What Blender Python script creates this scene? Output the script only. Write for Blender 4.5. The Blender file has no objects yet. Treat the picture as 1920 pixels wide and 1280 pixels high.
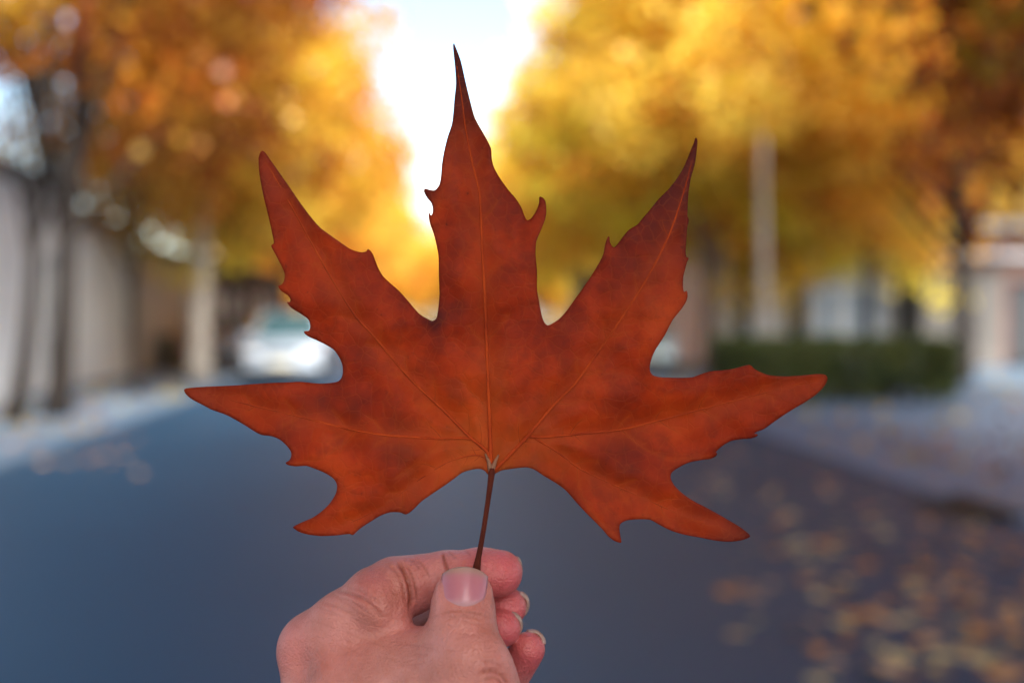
import bpy, bmesh, math, random
import numpy as np
from mathutils import Vector, Matrix, noise
from mathutils.geometry import delaunay_2d_cdt

# ------------------------------------------------------------------ camera, sky, sun, exposure
scene = bpy.context.scene
COL = scene.collection
LENS = 40.0
FP = 1920 * LENS / 36.0            # focal length in photograph pixels
CAMZ = 1.5
PITCH = math.atan(50 / FP)
PHI = math.atan(-160 / FP)         # the street runs a little left of the view axis
D0 = 0.356                         # camera to leaf

cam_d = bpy.data.cameras.new('camera')
cam = bpy.data.objects.new('camera', cam_d)
COL.objects.link(cam)
cam.location = (0, 0, CAMZ)
cam.rotation_euler = (math.pi / 2 - PITCH, 0, 0)
cam_d.lens = LENS
cam_d.sensor_width = 36
cam_d.clip_start = 0.02
cam_d.clip_end = 3000
cam_d.dof.use_dof = True
cam_d.dof.focus_distance = D0 - 0.002
cam_d.dof.aperture_fstop = 4.8
scene.camera = cam

SUN_ELEV, SUN_ROT = math.radians(37), math.radians(160)   # rotation measured from +Y, clockwise positive
w = bpy.data.worlds.new('World')
scene.world = w
w.use_nodes = True
nt = w.node_tree
nt.nodes.clear()
wo = nt.nodes.new('ShaderNodeOutputWorld')
bg = nt.nodes.new('ShaderNodeBackground')
sky = nt.nodes.new('ShaderNodeTexSky')
sky.sky_type = 'NISHITA'
sky.sun_disc = False
sky.sun_elevation = SUN_ELEV
sky.sun_rotation = SUN_ROT
sky.air_density = 1.1
sky.dust_density = 0.7
sky.ozone_density = 1.5
bg.inputs[1].default_value = 0.095
nt.links.new(sky.outputs[0], bg.inputs[0])
nt.links.new(bg.outputs[0], wo.inputs[0])

sun_d = bpy.data.lights.new('sun', 'SUN')
sun_d.energy = 4.6
sun_d.angle = math.radians(18)
sun_d.color = (1.0, 0.93, 0.84)
sun = bpy.data.objects.new('sun', sun_d)
COL.objects.link(sun)
sd = Vector((math.sin(SUN_ROT) * math.cos(SUN_ELEV), math.cos(SUN_ROT) * math.cos(SUN_ELEV), math.sin(SUN_ELEV)))
sun.rotation_euler = sd.to_track_quat('Z', 'Y').to_euler()

scene.view_settings.view_transform = 'Standard'
scene.view_settings.look = 'None'
scene.view_settings.gamma = 1
scene.view_settings.exposure = 1.85
scene.render.engine = 'CYCLES'
scene.cycles.use_denoising = True
scene.cycles.max_bounces = 10
scene.cycles.transmission_bounces = 6
scene.cycles.transparent_max_bounces = 8

# ------------------------------------------------------------------ helpers
R = math.radians
RIGHT = Vector((1, 0, 0))
FWD = Vector((0, math.cos(PITCH), -math.sin(PITCH)))
UP = Vector((0, math.sin(PITCH), math.cos(PITCH)))
HM = Matrix((( RIGHT.x, FWD.x, UP.x, 0), (RIGHT.y, FWD.y, UP.y, 0), (RIGHT.z, FWD.z, UP.z, 0), (0, 0, 0, 1)))
HM.translation = Vector((0, 0, CAMZ)) + FWD * D0       # frame of the hand and leaf, at arm's length

def loc(px, py, y=0.0):
    """point in the hand frame (metres) for a photograph pixel at y millimetres behind the leaf"""
    d = D0 + y / 1000
    return np.array(((px - 960) / FP * d, y / 1000, (640 - py) / FP * d))

CP, SP = math.cos(PHI), math.sin(PHI)
def st(s, t, z=0.0):
    """street coordinates: s metres along the road, t metres to the right of its middle line"""
    return Vector((s * SP + t * CP, s * CP - t * SP, z))

def tag(o, label=None, cat=None, group=None, kind=None):
    if label: o['label'] = label
    if cat: o['category'] = cat
    if group: o['group'] = group
    if kind: o['kind'] = kind
    return o

def empty(name, location, rz=0.0):
    o = bpy.data.objects.new(name, None)
    o.empty_display_size = 0.1
    o.location = location
    o.rotation_euler = (0, 0, rz)
    COL.objects.link(o)
    return o

def link_mesh(name, me, mat=None, parent=None, smooth=False):
    o = bpy.data.objects.new(name, me)
    COL.objects.link(o)
    if mat is not None and not me.materials:
        me.materials.append(mat)
    if parent is not None:
        o.parent = parent
    if smooth:
        me.polygons.foreach_set('use_smooth', [True] * len(me.polygons))
    return o

def from_bm(name, bm, mat=None, parent=None, smooth=False):
    bmesh.ops.recalc_face_normals(bm, faces=bm.faces)
    me = bpy.data.meshes.new(name)
    bm.to_mesh(me)
    bm.free()
    return link_mesh(name, me, mat, parent, smooth)

def copy_tree(o, parent=None):
    c = o.copy()
    COL.objects.link(c)
    c.parent = parent
    for ch in [x for x in COL.objects if x.parent == o]:
        copy_tree(ch, c)
    return c

def box(bm, x0, x1, y0, y1, z0, z1, bevel=0.0):
    vs = [bm.verts.new(p) for p in ((x0, y0, z0), (x1, y0, z0), (x1, y1, z0), (x0, y1, z0),
                                    (x0, y0, z1), (x1, y0, z1), (x1, y1, z1), (x0, y1, z1))]
    fs = [bm.faces.new([vs[i] for i in f]) for f in ((0, 3, 2, 1), (4, 5, 6, 7), (0, 1, 5, 4), (1, 2, 6, 5), (2, 3, 7, 6), (3, 0, 4, 7))]
    if bevel:
        es = set(e for f in fs for e in f.edges)
        bmesh.ops.bevel(bm, geom=list(es), offset=bevel, segments=2, affect='EDGES')

def tube(bm, pts, radii, n=10, caps=True):
    rings = []
    prev = None
    for i, p in enumerate(pts):
        p = Vector(p)
        a = Vector(pts[max(i - 1, 0)]); b = Vector(pts[min(i + 1, len(pts) - 1)])
        t = (b - a).normalized()
        if prev is None:
            prev = t.orthogonal().normalized()
        prev = (prev - t * prev.dot(t)).normalized()
        s = t.cross(prev)
        rings.append([bm.verts.new(p + (prev * math.cos(k / n * 2 * math.pi) + s * math.sin(k / n * 2 * math.pi)) * radii[i]) for k in range(n)])
    for i in range(len(rings) - 1):
        for k in range(n):
            bm.faces.new((rings[i][k], rings[i][(k + 1) % n], rings[i + 1][(k + 1) % n], rings[i + 1][k]))
    if caps:
        bm.faces.new(rings[0][::-1])
        bm.faces.new(rings[-1])

def np_mesh(name, verts, faces, attrs=None):
    """faces: (n, k) int array; attrs: {name: (n_verts,) or (n_verts, 3)}"""
    me = bpy.data.meshes.new(name)
    nv, nf, k = len(verts), len(faces), faces.shape[1]
    me.vertices.add(nv)
    me.vertices.foreach_set('co', np.asarray(verts, np.float32).ravel())
    me.loops.add(nf * k)
    me.loops.foreach_set('vertex_index', np.asarray(faces, np.int32).ravel())
    me.polygons.add(nf)
    me.polygons.foreach_set('loop_start', np.arange(0, nf * k, k, dtype=np.int32))
    me.update(calc_edges=True)
    me.validate()
    for an, av in (attrs or {}).items():
        add_attr(me, an, av)
    return me

def add_attr(me, an, av):
    av = np.asarray(av, np.float32)
    if av.ndim == 1:
        a = me.attributes.new(an, 'FLOAT', 'POINT')
        a.data.foreach_set('value', av)
    else:
        a = me.attributes.new(an, 'FLOAT_COLOR', 'POINT')
        full = np.ones((len(av), 4), np.float32)
        full[:, :3] = av
        a.data.foreach_set('color', full.ravel())

class NG:
    def __init__(self, name):
        self.m = bpy.data.materials.new(name)
        self.m.use_nodes = True
        self.t = self.m.node_tree
        self.p = self.t.nodes['Principled BSDF']
        self.out = self.t.nodes['Material Output']
    def n(self, kind, **kw):
        nd = self.t.nodes.new('ShaderNode' + kind)
        for k, v in kw.items():
            if k in nd.inputs: nd.inputs[k].default_value = v
            else: setattr(nd, k, v)
        return nd
    def l(self, a, b):
        self.t.links.new(a, b)
    def noise(self, scale, detail=4, rough=0.5, coords='Object'):
        tc = self.n('TexCoord')
        nz = self.n('TexNoise')
        nz.inputs['Scale'].default_value = scale
        nz.inputs['Detail'].default_value = detail
        nz.inputs['Roughness'].default_value = rough
        self.l(tc.outputs[coords], nz.inputs['Vector'])
        return nz.outputs['Fac']
    def ramp(self, fac, stops):
        r = self.n('ValToRGB')
        e = r.color_ramp.elements
        e[0].position, e[0].color = stops[0][0], (*stops[0][1], 1)
        e[1].position, e[1].color = stops[-1][0], (*stops[-1][1], 1)
        for pos, c in stops[1:-1]:
            x = e.new(pos); x.color = (*c, 1)
        self.l(fac, r.inputs[0])
        return r.outputs[0]
    def mix(self, fac, a, b, mode='MIX'):
        m = self.n('Mix', data_type='RGBA', blend_type=mode)
        for s, v in ((m.inputs[0], fac), (m.inputs[6], a), (m.inputs[7], b)):
            if isinstance(v, (int, float)): s.default_value = v
            elif isinstance(v, tuple): s.default_value = (*v, 1)
            else: self.l(v, s)
        return m.outputs[2]
    def attr(self, name, out='Fac'):
        a = self.n('Attribute', attribute_name=name)
        return a.outputs[out]
    def bump(self, h, strength, dist):
        b = self.n('Bump')
        b.inputs['Strength'].default_value = strength
        b.inputs['Distance'].default_value = dist
        self.l(h, b.inputs['Height'])
        self.l(b.outputs[0], self.p.inputs['Normal'])
    def base(self, c):
        if isinstance(c, tuple): self.p.inputs['Base Color'].default_value = (*c, 1)
        else: self.l(c, self.p.inputs['Base Color'])
    def rough(self, v): self.p.inputs['Roughness'].default_value = v

def simple_mat(name, a, b, scale=3.0, rough=0.7, metallic=0.0, bump=0.0, bdist=0.01):
    g = NG(name)
    f = g.noise(scale, 6, 0.6)
    g.base(g.ramp(f, [(0.3, a), (0.7, b)]))
    g.rough(rough)
    g.p.inputs['Metallic'].default_value = metallic
    if bump: g.bump(f, bump, bdist)
    return g.m

# ------------------------------------------------------------------ materials
def mat_asphalt():
    g = NG('asphalt')
    big = g.noise(0.35, 3, 0.5)
    fine = g.noise(60, 3, 0.7)
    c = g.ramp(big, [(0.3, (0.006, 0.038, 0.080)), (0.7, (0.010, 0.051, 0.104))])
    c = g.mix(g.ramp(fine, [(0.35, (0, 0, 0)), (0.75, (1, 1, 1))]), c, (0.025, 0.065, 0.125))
    g.base(c)
    g.rough(0.5)
    g.p.inputs['Specular IOR Level'].default_value = 0.28
    g.bump(fine, 0.15, 0.01)
    return g.m
M = {}
M['asphalt'] = mat_asphalt()
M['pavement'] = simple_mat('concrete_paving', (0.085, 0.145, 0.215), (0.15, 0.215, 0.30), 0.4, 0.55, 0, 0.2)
M['soil'] = simple_mat('packed_earth', (0.16, 0.13, 0.10), (0.24, 0.20, 0.16), 0.3, 0.9, 0, 0.3, 0.03)
M['kerb'] = simple_mat('kerb_concrete', (0.30, 0.31, 0.34), (0.42, 0.43, 0.45), 5, 0.8, 0, 0.3)
M['white_wall'] = simple_mat('white_render', (0.80, 0.82, 0.85), (0.90, 0.90, 0.90), 0.8, 0.85, 0, 0.1)
M['tan_wall'] = simple_mat('tan_brick', (0.50, 0.43, 0.38), (0.64, 0.57, 0.51), 2.0, 0.85, 0, 0.2)
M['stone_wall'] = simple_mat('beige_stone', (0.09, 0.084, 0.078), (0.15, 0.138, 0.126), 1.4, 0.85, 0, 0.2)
M['grey_wall'] = simple_mat('grey_stone', (0.40, 0.41, 0.44), (0.54, 0.55, 0.57), 1.4, 0.85, 0, 0.2)
M['brick'] = simple_mat('red_brick', (0.07, 0.032, 0.022), (0.12, 0.055, 0.035), 6, 0.85, 0, 0.2)
M['roof'] = simple_mat('flat_roof', (0.05, 0.045, 0.04), (0.08, 0.07, 0.065), 2, 0.8)
M['dark_door'] = simple_mat('dark_metal_door', (0.010, 0.012, 0.014), (0.02, 0.022, 0.026), 2, 0.5)
M['teal_door'] = simple_mat('grey_green_door', (0.06, 0.09, 0.10), (0.09, 0.12, 0.13), 2, 0.5)
M['blue_panel'] = simple_mat('pale_blue_shutter', (0.28, 0.36, 0.46), (0.38, 0.46, 0.56), 2, 0.6)
M['frame_red'] = simple_mat('red_brown_frame', (0.10, 0.028, 0.018), (0.15, 0.045, 0.028), 4, 0.6)
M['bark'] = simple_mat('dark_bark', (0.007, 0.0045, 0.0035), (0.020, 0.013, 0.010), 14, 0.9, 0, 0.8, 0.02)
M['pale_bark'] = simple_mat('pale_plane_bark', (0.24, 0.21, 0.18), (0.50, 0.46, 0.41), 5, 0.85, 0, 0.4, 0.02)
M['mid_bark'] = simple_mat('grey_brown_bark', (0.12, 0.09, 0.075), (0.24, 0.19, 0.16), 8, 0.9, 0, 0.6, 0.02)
M['rubber'] = simple_mat('tyre_rubber', (0.012, 0.012, 0.012), (0.025, 0.025, 0.025), 20, 0.85)
M['rim'] = simple_mat('wheel_rim', (0.45, 0.46, 0.48), (0.6, 0.6, 0.62), 9, 0.3, 0.8)
M['grille'] = simple_mat('black_plastic', (0.012, 0.012, 0.014), (0.025, 0.025, 0.028), 9, 0.5)
M['plate'] = simple_mat('number_plate', (0.55, 0.52, 0.4), (0.7, 0.68, 0.55), 9, 0.5)

def paint(name, a):
    g = NG(name)
    f = g.noise(1.5, 4)
    g.base(g.ramp(f, [(0.3, tuple(x * 0.93 for x in a)), (0.7, a)]))
    g.rough(0.25)
    g.p.inputs['Coat Weight'].default_value = 0.8
    return g.m
M['paint_white'] = paint('white_car_paint', (0.36, 0.44, 0.54))
M['paint_blue'] = paint('pale_blue_car_paint', (0.48, 0.56, 0.74))
M['paint_teal'] = paint('pale_teal_car_paint', (0.58, 0.74, 0.78))
def glassy(name, c):
    g = NG(name); g.base(g.ramp(g.noise(2), [(0.3, c), (0.7, tuple(x * 1.4 for x in c))])); g.rough(0.05)
    g.p.inputs['Specular IOR Level'].default_value = 0.9
    return g.m
M['glass'] = glassy('window_glass', (0.02, 0.05, 0.06))
M['lamp_glass'] = glassy('headlamp_glass', (0.5, 0.52, 0.55))

def mat_foliage(name, trans=0.55):
    g = NG(name)
    col = g.attr('leaf_colour', 'Color')
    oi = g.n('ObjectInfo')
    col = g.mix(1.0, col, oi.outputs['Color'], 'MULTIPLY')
    g.base(col)
    g.rough(0.45)
    tr = g.n('BsdfTranslucent')
    g.l(col, tr.inputs['Color'])
    mx = g.n('MixShader')
    mx.inputs[0].default_value = trans
    g.l(g.p.outputs[0], mx.inputs[1])
    g.l(tr.outputs[0], mx.inputs[2])
    g.l(mx.outputs[0], g.out.inputs['Surface'])
    return g.m
M['foliage'] = mat_foliage('autumn_foliage')
M['hedge'] = mat_foliage('hedge_leaves', 0.3)

# ------------------------------------------------------------------ ground, road, pavements
def sheet(name, s0, s1, t0, t1, z, mat, ns=1, ntt=1):
    bm = bmesh.new()
    g = [[bm.verts.new(st(s0 + (s1 - s0) * i / ns, t0 + (t1 - t0) * j / ntt, z)) for j in range(ntt + 1)] for i in range(ns + 1)]
    for i in range(ns):
        for j in range(ntt):
            bm.faces.new((g[i][j], g[i][j + 1], g[i + 1][j + 1], g[i + 1][j]))
    return from_bm(name, bm, mat)

def slab(name, s0, s1, t0, t1, z0, z1, mat, bevel=0.0):
    bm = bmesh.new()
    box(bm, t0, t1, s0, s1, z0, z1, bevel)
    for v in bm.verts:
        v.co = st(v.co.y, v.co.x, v.co.z)
    return from_bm(name, bm, mat)

tag(sheet('ground', -400, 1500, -900, 900, -0.012, M['soil']), kind='structure')
tag(sheet('road', -30, 260, -4.1, 4.2, 0.0, M['asphalt'], 40, 4), kind='structure')
tag(slab('pavement', -30, 260, -7.2, -4.25, -0.01, 0.05, M['pavement']), kind='structure')
tag(slab('pavement', -30, 260, 4.35, 9.5, -0.01, 0.02, M['pavement']), kind='structure')
tag(slab('plaza', 10, 60, 9.505, 40, -0.01, 0.024, M['pavement']), kind='structure')
tag(slab('kerb', -30, 260, -4.248, -4.1, -0.01, 0.056, M['pavement'], 0.012), kind='structure')
tag(slab('kerb', -30, 7.9, 4.2, 4.348, -0.01, 0.024, M['pavement'], 0.006), kind='structure')
tag(slab('kerb', 8.9, 260, 4.2, 4.348, -0.01, 0.024, M['pavement'], 0.006), kind='structure')

# storm drain in the right kerb: a dark opening with a grating
dr = empty('storm_drain', st(8.4, 4.27, 0.0), -PHI)
tag(dr, 'dark drain opening in the right kerb at the frame edge', 'drain')
bm = bmesh.new()
box(bm, -0.45, 0.06, -0.5, 0.5, -0.008, 0.008)
from_bm('pit_cover', bm, M['grille'], dr)
bm = bmesh.new()
box(bm, -0.06, 0.078, -0.49, 0.49, 0.009, 0.062, 0.01)
from_bm('opening', bm, M['dark_door'], dr)
bm = bmesh.new()
for i in range(9):
    box(bm, -0.42, -0.08, -0.45 + i * 0.11, -0.42 + i * 0.11, 0.009, 0.016)
from_bm('grating', bm, M['dark_door'], dr)

# ------------------------------------------------------------------ buildings
def building(name, label, s0, s1, t0, t1, h, wall, face, openings, roof_over=0.25, cornice=None):
    """openings: (kind, u0, u1, z0, z1, material) along the facade; face 'road+' (towards +t), 'road-' or 'front' (towards -s)"""
    org = st(s0, t0, 0)
    root = empty(name, org, -PHI)
    tag(root, label, 'building')
    W, Dp = t1 - t0, s1 - s0
    if face == 'front':
        ax = lambda u, v, z: (u, v, z); L = W
    elif face == 'right':      # facade on the +t side, u runs along s
        ax = lambda u, v, z: (W - v, u, z); L = Dp
    else:                      # facade on the -t side
        ax = lambda u, v, z: (v, u, z); L = Dp
    def bx(bm, u0, u1, v0, v1, z0, z1):
        a, b = ax(u0, v0, z0), ax(u1, v1, z1)
        box(bm, min(a[0], b[0]), max(a[0], b[0]), min(a[1], b[1]), max(a[1], b[1]), z0, z1)
    # walls, leaving real holes for the openings
    bm = bmesh.new()
    T = 0.3
    dep = W if face != 'front' else Dp
    ops = sorted(openings, key=lambda o: o[1])
    cur = 0.0
    for o in ops:
        _, u0, u1, z0, z1, _ = o[:6]
        if u0 > cur: bx(bm, cur, u0, 0, T, 0.0, h)
        if z0 > 0.02: bx(bm, u0, u1, 0, T, 0.0, z0)
        bx(bm, u0, u1, 0, T, z1, h)
        cur = u1
    if cur < L: bx(bm, cur, L, 0, T, 0.0, h)
    bx(bm, 0, T, T, dep, 0, h); bx(bm, L - T, L, T, dep, 0, h); bx(bm, T, L - T, dep - T, dep, 0, h)
    from_bm('wall', bm, wall, root)
    bm = bmesh.new()
    bx(bm, -roof_over, L + roof_over, -roof_over, dep + roof_over, h + 0.002, h + 0.22)
    from_bm('roof', bm, M['roof'], root)
    for o in ops:
        kind, u0, u1, z0, z1, om = o[:6]
        z0 = max(z0, 0.13)
        bm = bmesh.new()
        bx(bm, u0 + 0.06, u1 - 0.06, 0.14, 0.18, z0, z1 - 0.06)
        p = from_bm(kind, bm, om, root)
        bm = bmesh.new()
        fm = o[6] if len(o) > 6 else M['white_wall']
        bx(bm, u0 - 0.05, u0 + 0.058, -0.03, 0.16, z0, z1); bx(bm, u1 - 0.058, u1 + 0.05, -0.03, 0.16, z0, z1)
        bx(bm, u0 - 0.05, u1 + 0.05, -0.033, 0.16, z1 - 0.058, z1 + 0.05)
        from_bm('frame', bm, fm, p)
        bm = bmesh.new()
        if kind == 'window':
            bx(bm, u0 - 0.1, u1 + 0.1, -0.1, 0.13, z0 - 0.06, z0 - 0.002)
            n = max(1, int((u1 - u0) / 0.6))
            for i in range(1, n):
                uu = u0 + (u1 - u0) * i / n
                bx(bm, uu - 0.02, uu + 0.02, 0.11, 0.138, z0, z1 - 0.06)
            from_bm('sill', bm, fm, p)
        else:
            bx(bm, u1 - 0.28, u1 - 0.22, 0.08, 0.138, 0.95 + z0, 1.15 + z0)
            from_bm('handle', bm, M['rim'], p)
    if cornice:
        for (z0, z1, d, cm) in cornice:
            bm = bmesh.new()
            bx(bm, -0.05, L + 0.05, -d, -0.002, z0, z1)
            from_bm('cornice', bm, cm, root)
    return root

W_, G_ = M['white_wall'], M['glass']
building('house', 'white single-storey house at the left edge behind the dark tree trunks', 8, 24.6, -14, -7.25, 3.9, W_, 'right',
         [('window', 2, 3.6, 1.0, 2.4, G_), ('door', 5.0, 6.1, 0, 2.3, M['teal_door']), ('window', 8, 9.6, 1.0, 2.4, G_), ('door', 14.2, 15.1, 0, 2.7, M['teal_door'])])
building('house', 'long white rendered house next to the thin dark trunk', 24.9, 29.2, -14, -7.3, 3.4, W_, 'right',
         [('window', 3.0, 3.7, 1.5, 2.3, G_)])
building('house', 'low tan brick building with a dark garage opening left of the pale trunk', 29.5, 37, -14, -7.25, 3.1, M['tan_wall'], 'right',
         [('garage_door', 1.2, 4.2, 0, 1.0, M['teal_door'], M['tan_wall']), ('window', 5.2, 6.4, 1.2, 2.2, G_)])
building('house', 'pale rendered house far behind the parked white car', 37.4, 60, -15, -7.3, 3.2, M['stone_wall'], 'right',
         [('window', 2 + i * 3.4, 3.4 + i * 3.4, 1.1, 2.3, G_) for i in range(6)])
building('house', 'bright white building end seen between the trunks above the hedge', 34, 44, 8.4, 11.2, 4.6, W_, 'front',
         [('window', 0.3, 0.8, 2.4, 3.3, G_)])
building('house', 'grey stone building with pale blue shutters behind the hedge', 33, 46, 11.25, 13.95, 5.6, M['grey_wall'], 'front',
         [('window', 0.35, 1.0, 0.9, 2.3, M['blue_panel']), ('window', 1.15, 1.75, 0.9, 2.3, M['blue_panel']), ('window', 1.9, 2.35, 0.9, 2.3, M['blue_panel'])])
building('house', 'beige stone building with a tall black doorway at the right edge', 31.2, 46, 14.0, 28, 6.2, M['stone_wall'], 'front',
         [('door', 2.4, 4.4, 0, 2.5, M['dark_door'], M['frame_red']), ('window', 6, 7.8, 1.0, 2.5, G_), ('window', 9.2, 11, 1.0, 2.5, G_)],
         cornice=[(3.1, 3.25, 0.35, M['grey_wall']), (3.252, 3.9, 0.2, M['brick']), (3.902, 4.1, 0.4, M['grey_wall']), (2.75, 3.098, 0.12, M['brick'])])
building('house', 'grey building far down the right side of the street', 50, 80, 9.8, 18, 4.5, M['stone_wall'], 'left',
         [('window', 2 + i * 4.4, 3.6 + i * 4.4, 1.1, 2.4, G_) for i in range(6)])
building('building', 'dim tan building closing off the far end of the street', 128, 140, -22, 22, 7.5, simple_mat('ochre_wall', (0.10, 0.065, 0.02), (0.16, 0.10, 0.03), 1), 'front',
         [('window', 2 + i * 4.0, 3.8 + i * 4.0, 1.2, 3.0, G_) for i in range(10)])

# ------------------------------------------------------------------ foliage
PAL = np.array([(0.82, 0.60, 0.085), (0.80, 0.48, 0.05), (0.68, 0.27, 0.03), (0.36, 0.12, 0.025), (0.72, 0.58, 0.05), (0.86, 0.64, 0.07)])

def leaf_cloud(name, centres, n_per, spread, size, cols, seed, flat=1.0):
    rng = np.random.default_rng(seed)
    nC = len(centres)
    idx = np.repeat(np.arange(nC), n_per)
    N = len(idx)
    dirs = rng.normal(size=(N, 3)); dirs /= np.linalg.norm(dirs, axis=1)[:, None]
    rad = spread[idx] * rng.random(N) ** (1 / 2.2)
    P = centres[idx] + dirs * rad[:, None] * np.array((1, 1, 0.75 * flat))
    a = rng.normal(size=(N, 3)); a[:, 2] -= 0.4; a /= np.linalg.norm(a, axis=1)[:, None]
    b = np.cross(a, rng.normal(size=(N, 3))); b /= np.linalg.norm(b, axis=1)[:, None]
    c = np.cross(a, b)
    L = size * (0.65 + 0.7 * rng.random(N))[:, None]
    V = np.stack([P - a * L * 0.5, P + b * L * 0.48 + c * L * 0.08, P + a * L * 0.55, P - b * L * 0.48 + c * L * 0.08], 1).reshape(-1, 3)
    F = np.arange(N * 4).reshape(N, 4)
    col = cols[idx] * (0.7 + 0.6 * rng.random(N))[:, None]
    swap = rng.random(N) < 0.12
    col[swap] = PAL[rng.integers(0, len(PAL), swap.sum())]
    return np_mesh(name, V, F, {'leaf_colour': np.clip(np.repeat(col, 4, 0), 0, 0.9)})

def crown_centres(rx, ry, rz, hz, n, rng, shell=0.55):
    d = rng.normal(size=(n, 3)); d /= np.linalg.norm(d, axis=1)[:, None]
    r = shell + (1 - shell) * rng.random(n)
    inner = rng.random(n) < 0.3
    r[inner] = rng.random(inner.sum()) ** 0.5 * shell
    d = np.sign(d) * np.abs(d) ** 0.72
    lump = np.array([0.86 + 0.28 * noise.noise(Vector(x * 1.6) + Vector((n, 0, 0))) for x in d])
    P = d * (r * lump)[:, None] * np.array((rx, ry, rz))
    P[:, 2] += hz
    return P

def make_crown(name, seed, rx, rz, hz, n, w_pal, size=0.17, n_leaf=75):
    rng = np.random.default_rng(seed)
    C = crown_centres(rx, rx, rz, hz, n, rng)
    cols = PAL[rng.choice(len(PAL), n, p=np.array(w_pal) / sum(w_pal))]
    sp = 0.6 + 0.6 * rng.random(n)
    return leaf_cloud(name, C, n_leaf, sp, size, cols, seed + 1), C

def make_trunk(seed, h_fork, h_top, r0, lean, C, n_limb=9):
    rng = random.Random(seed)
    bm = bmesh.new()
    lx, ly = lean
    pts, rad = [], []
    for i in range(9):
        f = i / 8
        z = -0.05 + (h_fork + 0.05) * f
        pts.append((lx * f + 0.04 * math.sin(f * 5 + seed), ly * f + 0.04 * math.cos(f * 4 + seed), z))
        rad.append(r0 * (1.0 - 0.35 * f) * (1 + 0.45 * math.exp(-f * 9)))
    top = Vector(pts[-1])
    # leader
    lp = [top, top + Vector((0.1, 0.1, (h_top - h_fork) * 0.4)), top + Vector((-0.1, 0.2, (h_top - h_fork) * 0.85))]
    tube(bm, pts + lp[1:], rad + [r0 * 0.4, r0 * 0.1], 12)
    for k in range(n_limb):
        tgt = Vector(C[rng.randrange(len(C))])
        f = 0.72 + 0.5 * k / n_limb
        if f <= 1:
            q = Vector(pts[int(f * 8)])
        else:
            q = top.lerp(lp[1], (f - 1) * 1.6)
        m = q.lerp(tgt, 0.5) + Vector((rng.uniform(-.3, .3), rng.uniform(-.3, .3), 0.35))
        tube(bm, [q, q.lerp(m, 0.5), m, m.lerp(tgt, 0.6), tgt], [r0 * 0.36, r0 * 0.28, r0 * 0.2, r0 * 0.12, r0 * 0.04], 7)
    bmesh.ops.recalc_face_normals(bm, faces=bm.faces)
    me = bpy.data.meshes.new('trunk'); bm.to_mesh(me); bm.free()
    me.polygons.foreach_set('use_smooth', [True] * len(me.polygons))
    return me

CR = []
#                seed rx   rz   hz   n    palette: yellow amber orange brown green pale
for spec in ((11, 4.4, 5.2, 7.3, 260, (4, 5, 4, 2, 1.0, 1)), (23, 4.6, 5.2, 7.4, 265, (6, 4, 1.5, .6, 3, 3)),
             (37, 4.3, 5.0, 7.1, 240, (3, 5, 6, 4, 0.6, 0.5)), (41, 4.5, 5.2, 7.3, 260, (6, 6, 2, 1, 1.2, 2)), (53, 4.5, 4.6, 7.6, 72, (2, 4, 6, 6, 0.6, 0.2))):
    me, C = make_crown('crown', *spec[:5], spec[5])
    me.materials.append(M['foliage'])
    CR.append((me, C))

def tree(s, t, crown_i, label, bark='bark', r0=0.17, sc=1.0, rot=0.0, tint=(1, 1, 1), lean=(0, 0), hfork=3.2, crown_dz=0.0, cx=0.0, group=None, squash=1.0):
    me, C = CR[crown_i]
    root = empty('plane_tree', st(s, t, 0.04 if abs(t) > 4.3 else 0.0), -PHI)
    tag(root, label, 'tree', group)
    cr = link_mesh('crown', me, None, root)
    cr.scale = (sc * squash, sc, sc)
    cr.rotation_euler = (0, 0, rot)
    cr.location = (lean[0] + cx, lean[1], crown_dz)
    cr.color = (*tint, 1)
    m4 = Matrix.Translation(cr.location) @ Matrix.Rotation(rot, 4, 'Z') @ Matrix.Diagonal((sc * squash, sc, sc, 1))
    nl = 9 if bark != 'pale_bark' else 0
    C2 = [m4 @ Vector(c) for c in C[::3]]
    tm = make_trunk(int(s * 7 + t * 3 + 1000), hfork, 10 * sc, r0, lean, C2, nl)
    tm.materials.append(M[bark])
    link_mesh('trunk', tm, None, root)
    return root

# unseen trees added along the rows to shade the near road, hand and leaf
for i, (s_, t_) in enumerate(((-1.5, 6.6), (-11.5, 5.8), (-3.0, -6.6), (-9.5, -6.0), (-6.6, 5.4))):
    tree(s_, t_, (0, 3, 1, 0, 3)[i], 'added shade tree out of view behind the photographer, ' + ('nearest on the right', 'second on the right', 'nearest on the left', 'second on the left', 'between the two on the right')[i], rot=i * 1.1, sc=1.3)
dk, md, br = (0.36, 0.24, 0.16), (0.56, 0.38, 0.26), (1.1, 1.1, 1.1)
LEFT, RIGHTG = 'plane trees along the left pavement', 'plane trees along the right pavement'
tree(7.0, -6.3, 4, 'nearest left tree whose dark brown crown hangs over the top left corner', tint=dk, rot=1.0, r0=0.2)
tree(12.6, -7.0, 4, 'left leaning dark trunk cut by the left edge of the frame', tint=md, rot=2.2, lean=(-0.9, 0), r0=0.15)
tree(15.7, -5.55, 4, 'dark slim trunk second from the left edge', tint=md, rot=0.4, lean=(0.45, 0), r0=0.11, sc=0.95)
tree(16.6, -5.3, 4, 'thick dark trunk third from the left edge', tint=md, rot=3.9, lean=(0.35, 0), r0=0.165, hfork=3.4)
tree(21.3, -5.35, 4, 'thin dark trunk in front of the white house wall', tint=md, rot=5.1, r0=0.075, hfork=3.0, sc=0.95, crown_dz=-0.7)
tree(26.0, -5.05, 3, 'pale straight trunk left of the parked white car', 'pale_bark', r0=0.24, rot=2.7, tint=(0.75, 0.60, 0.45), hfork=3.3, crown_dz=-0.2)
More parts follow.
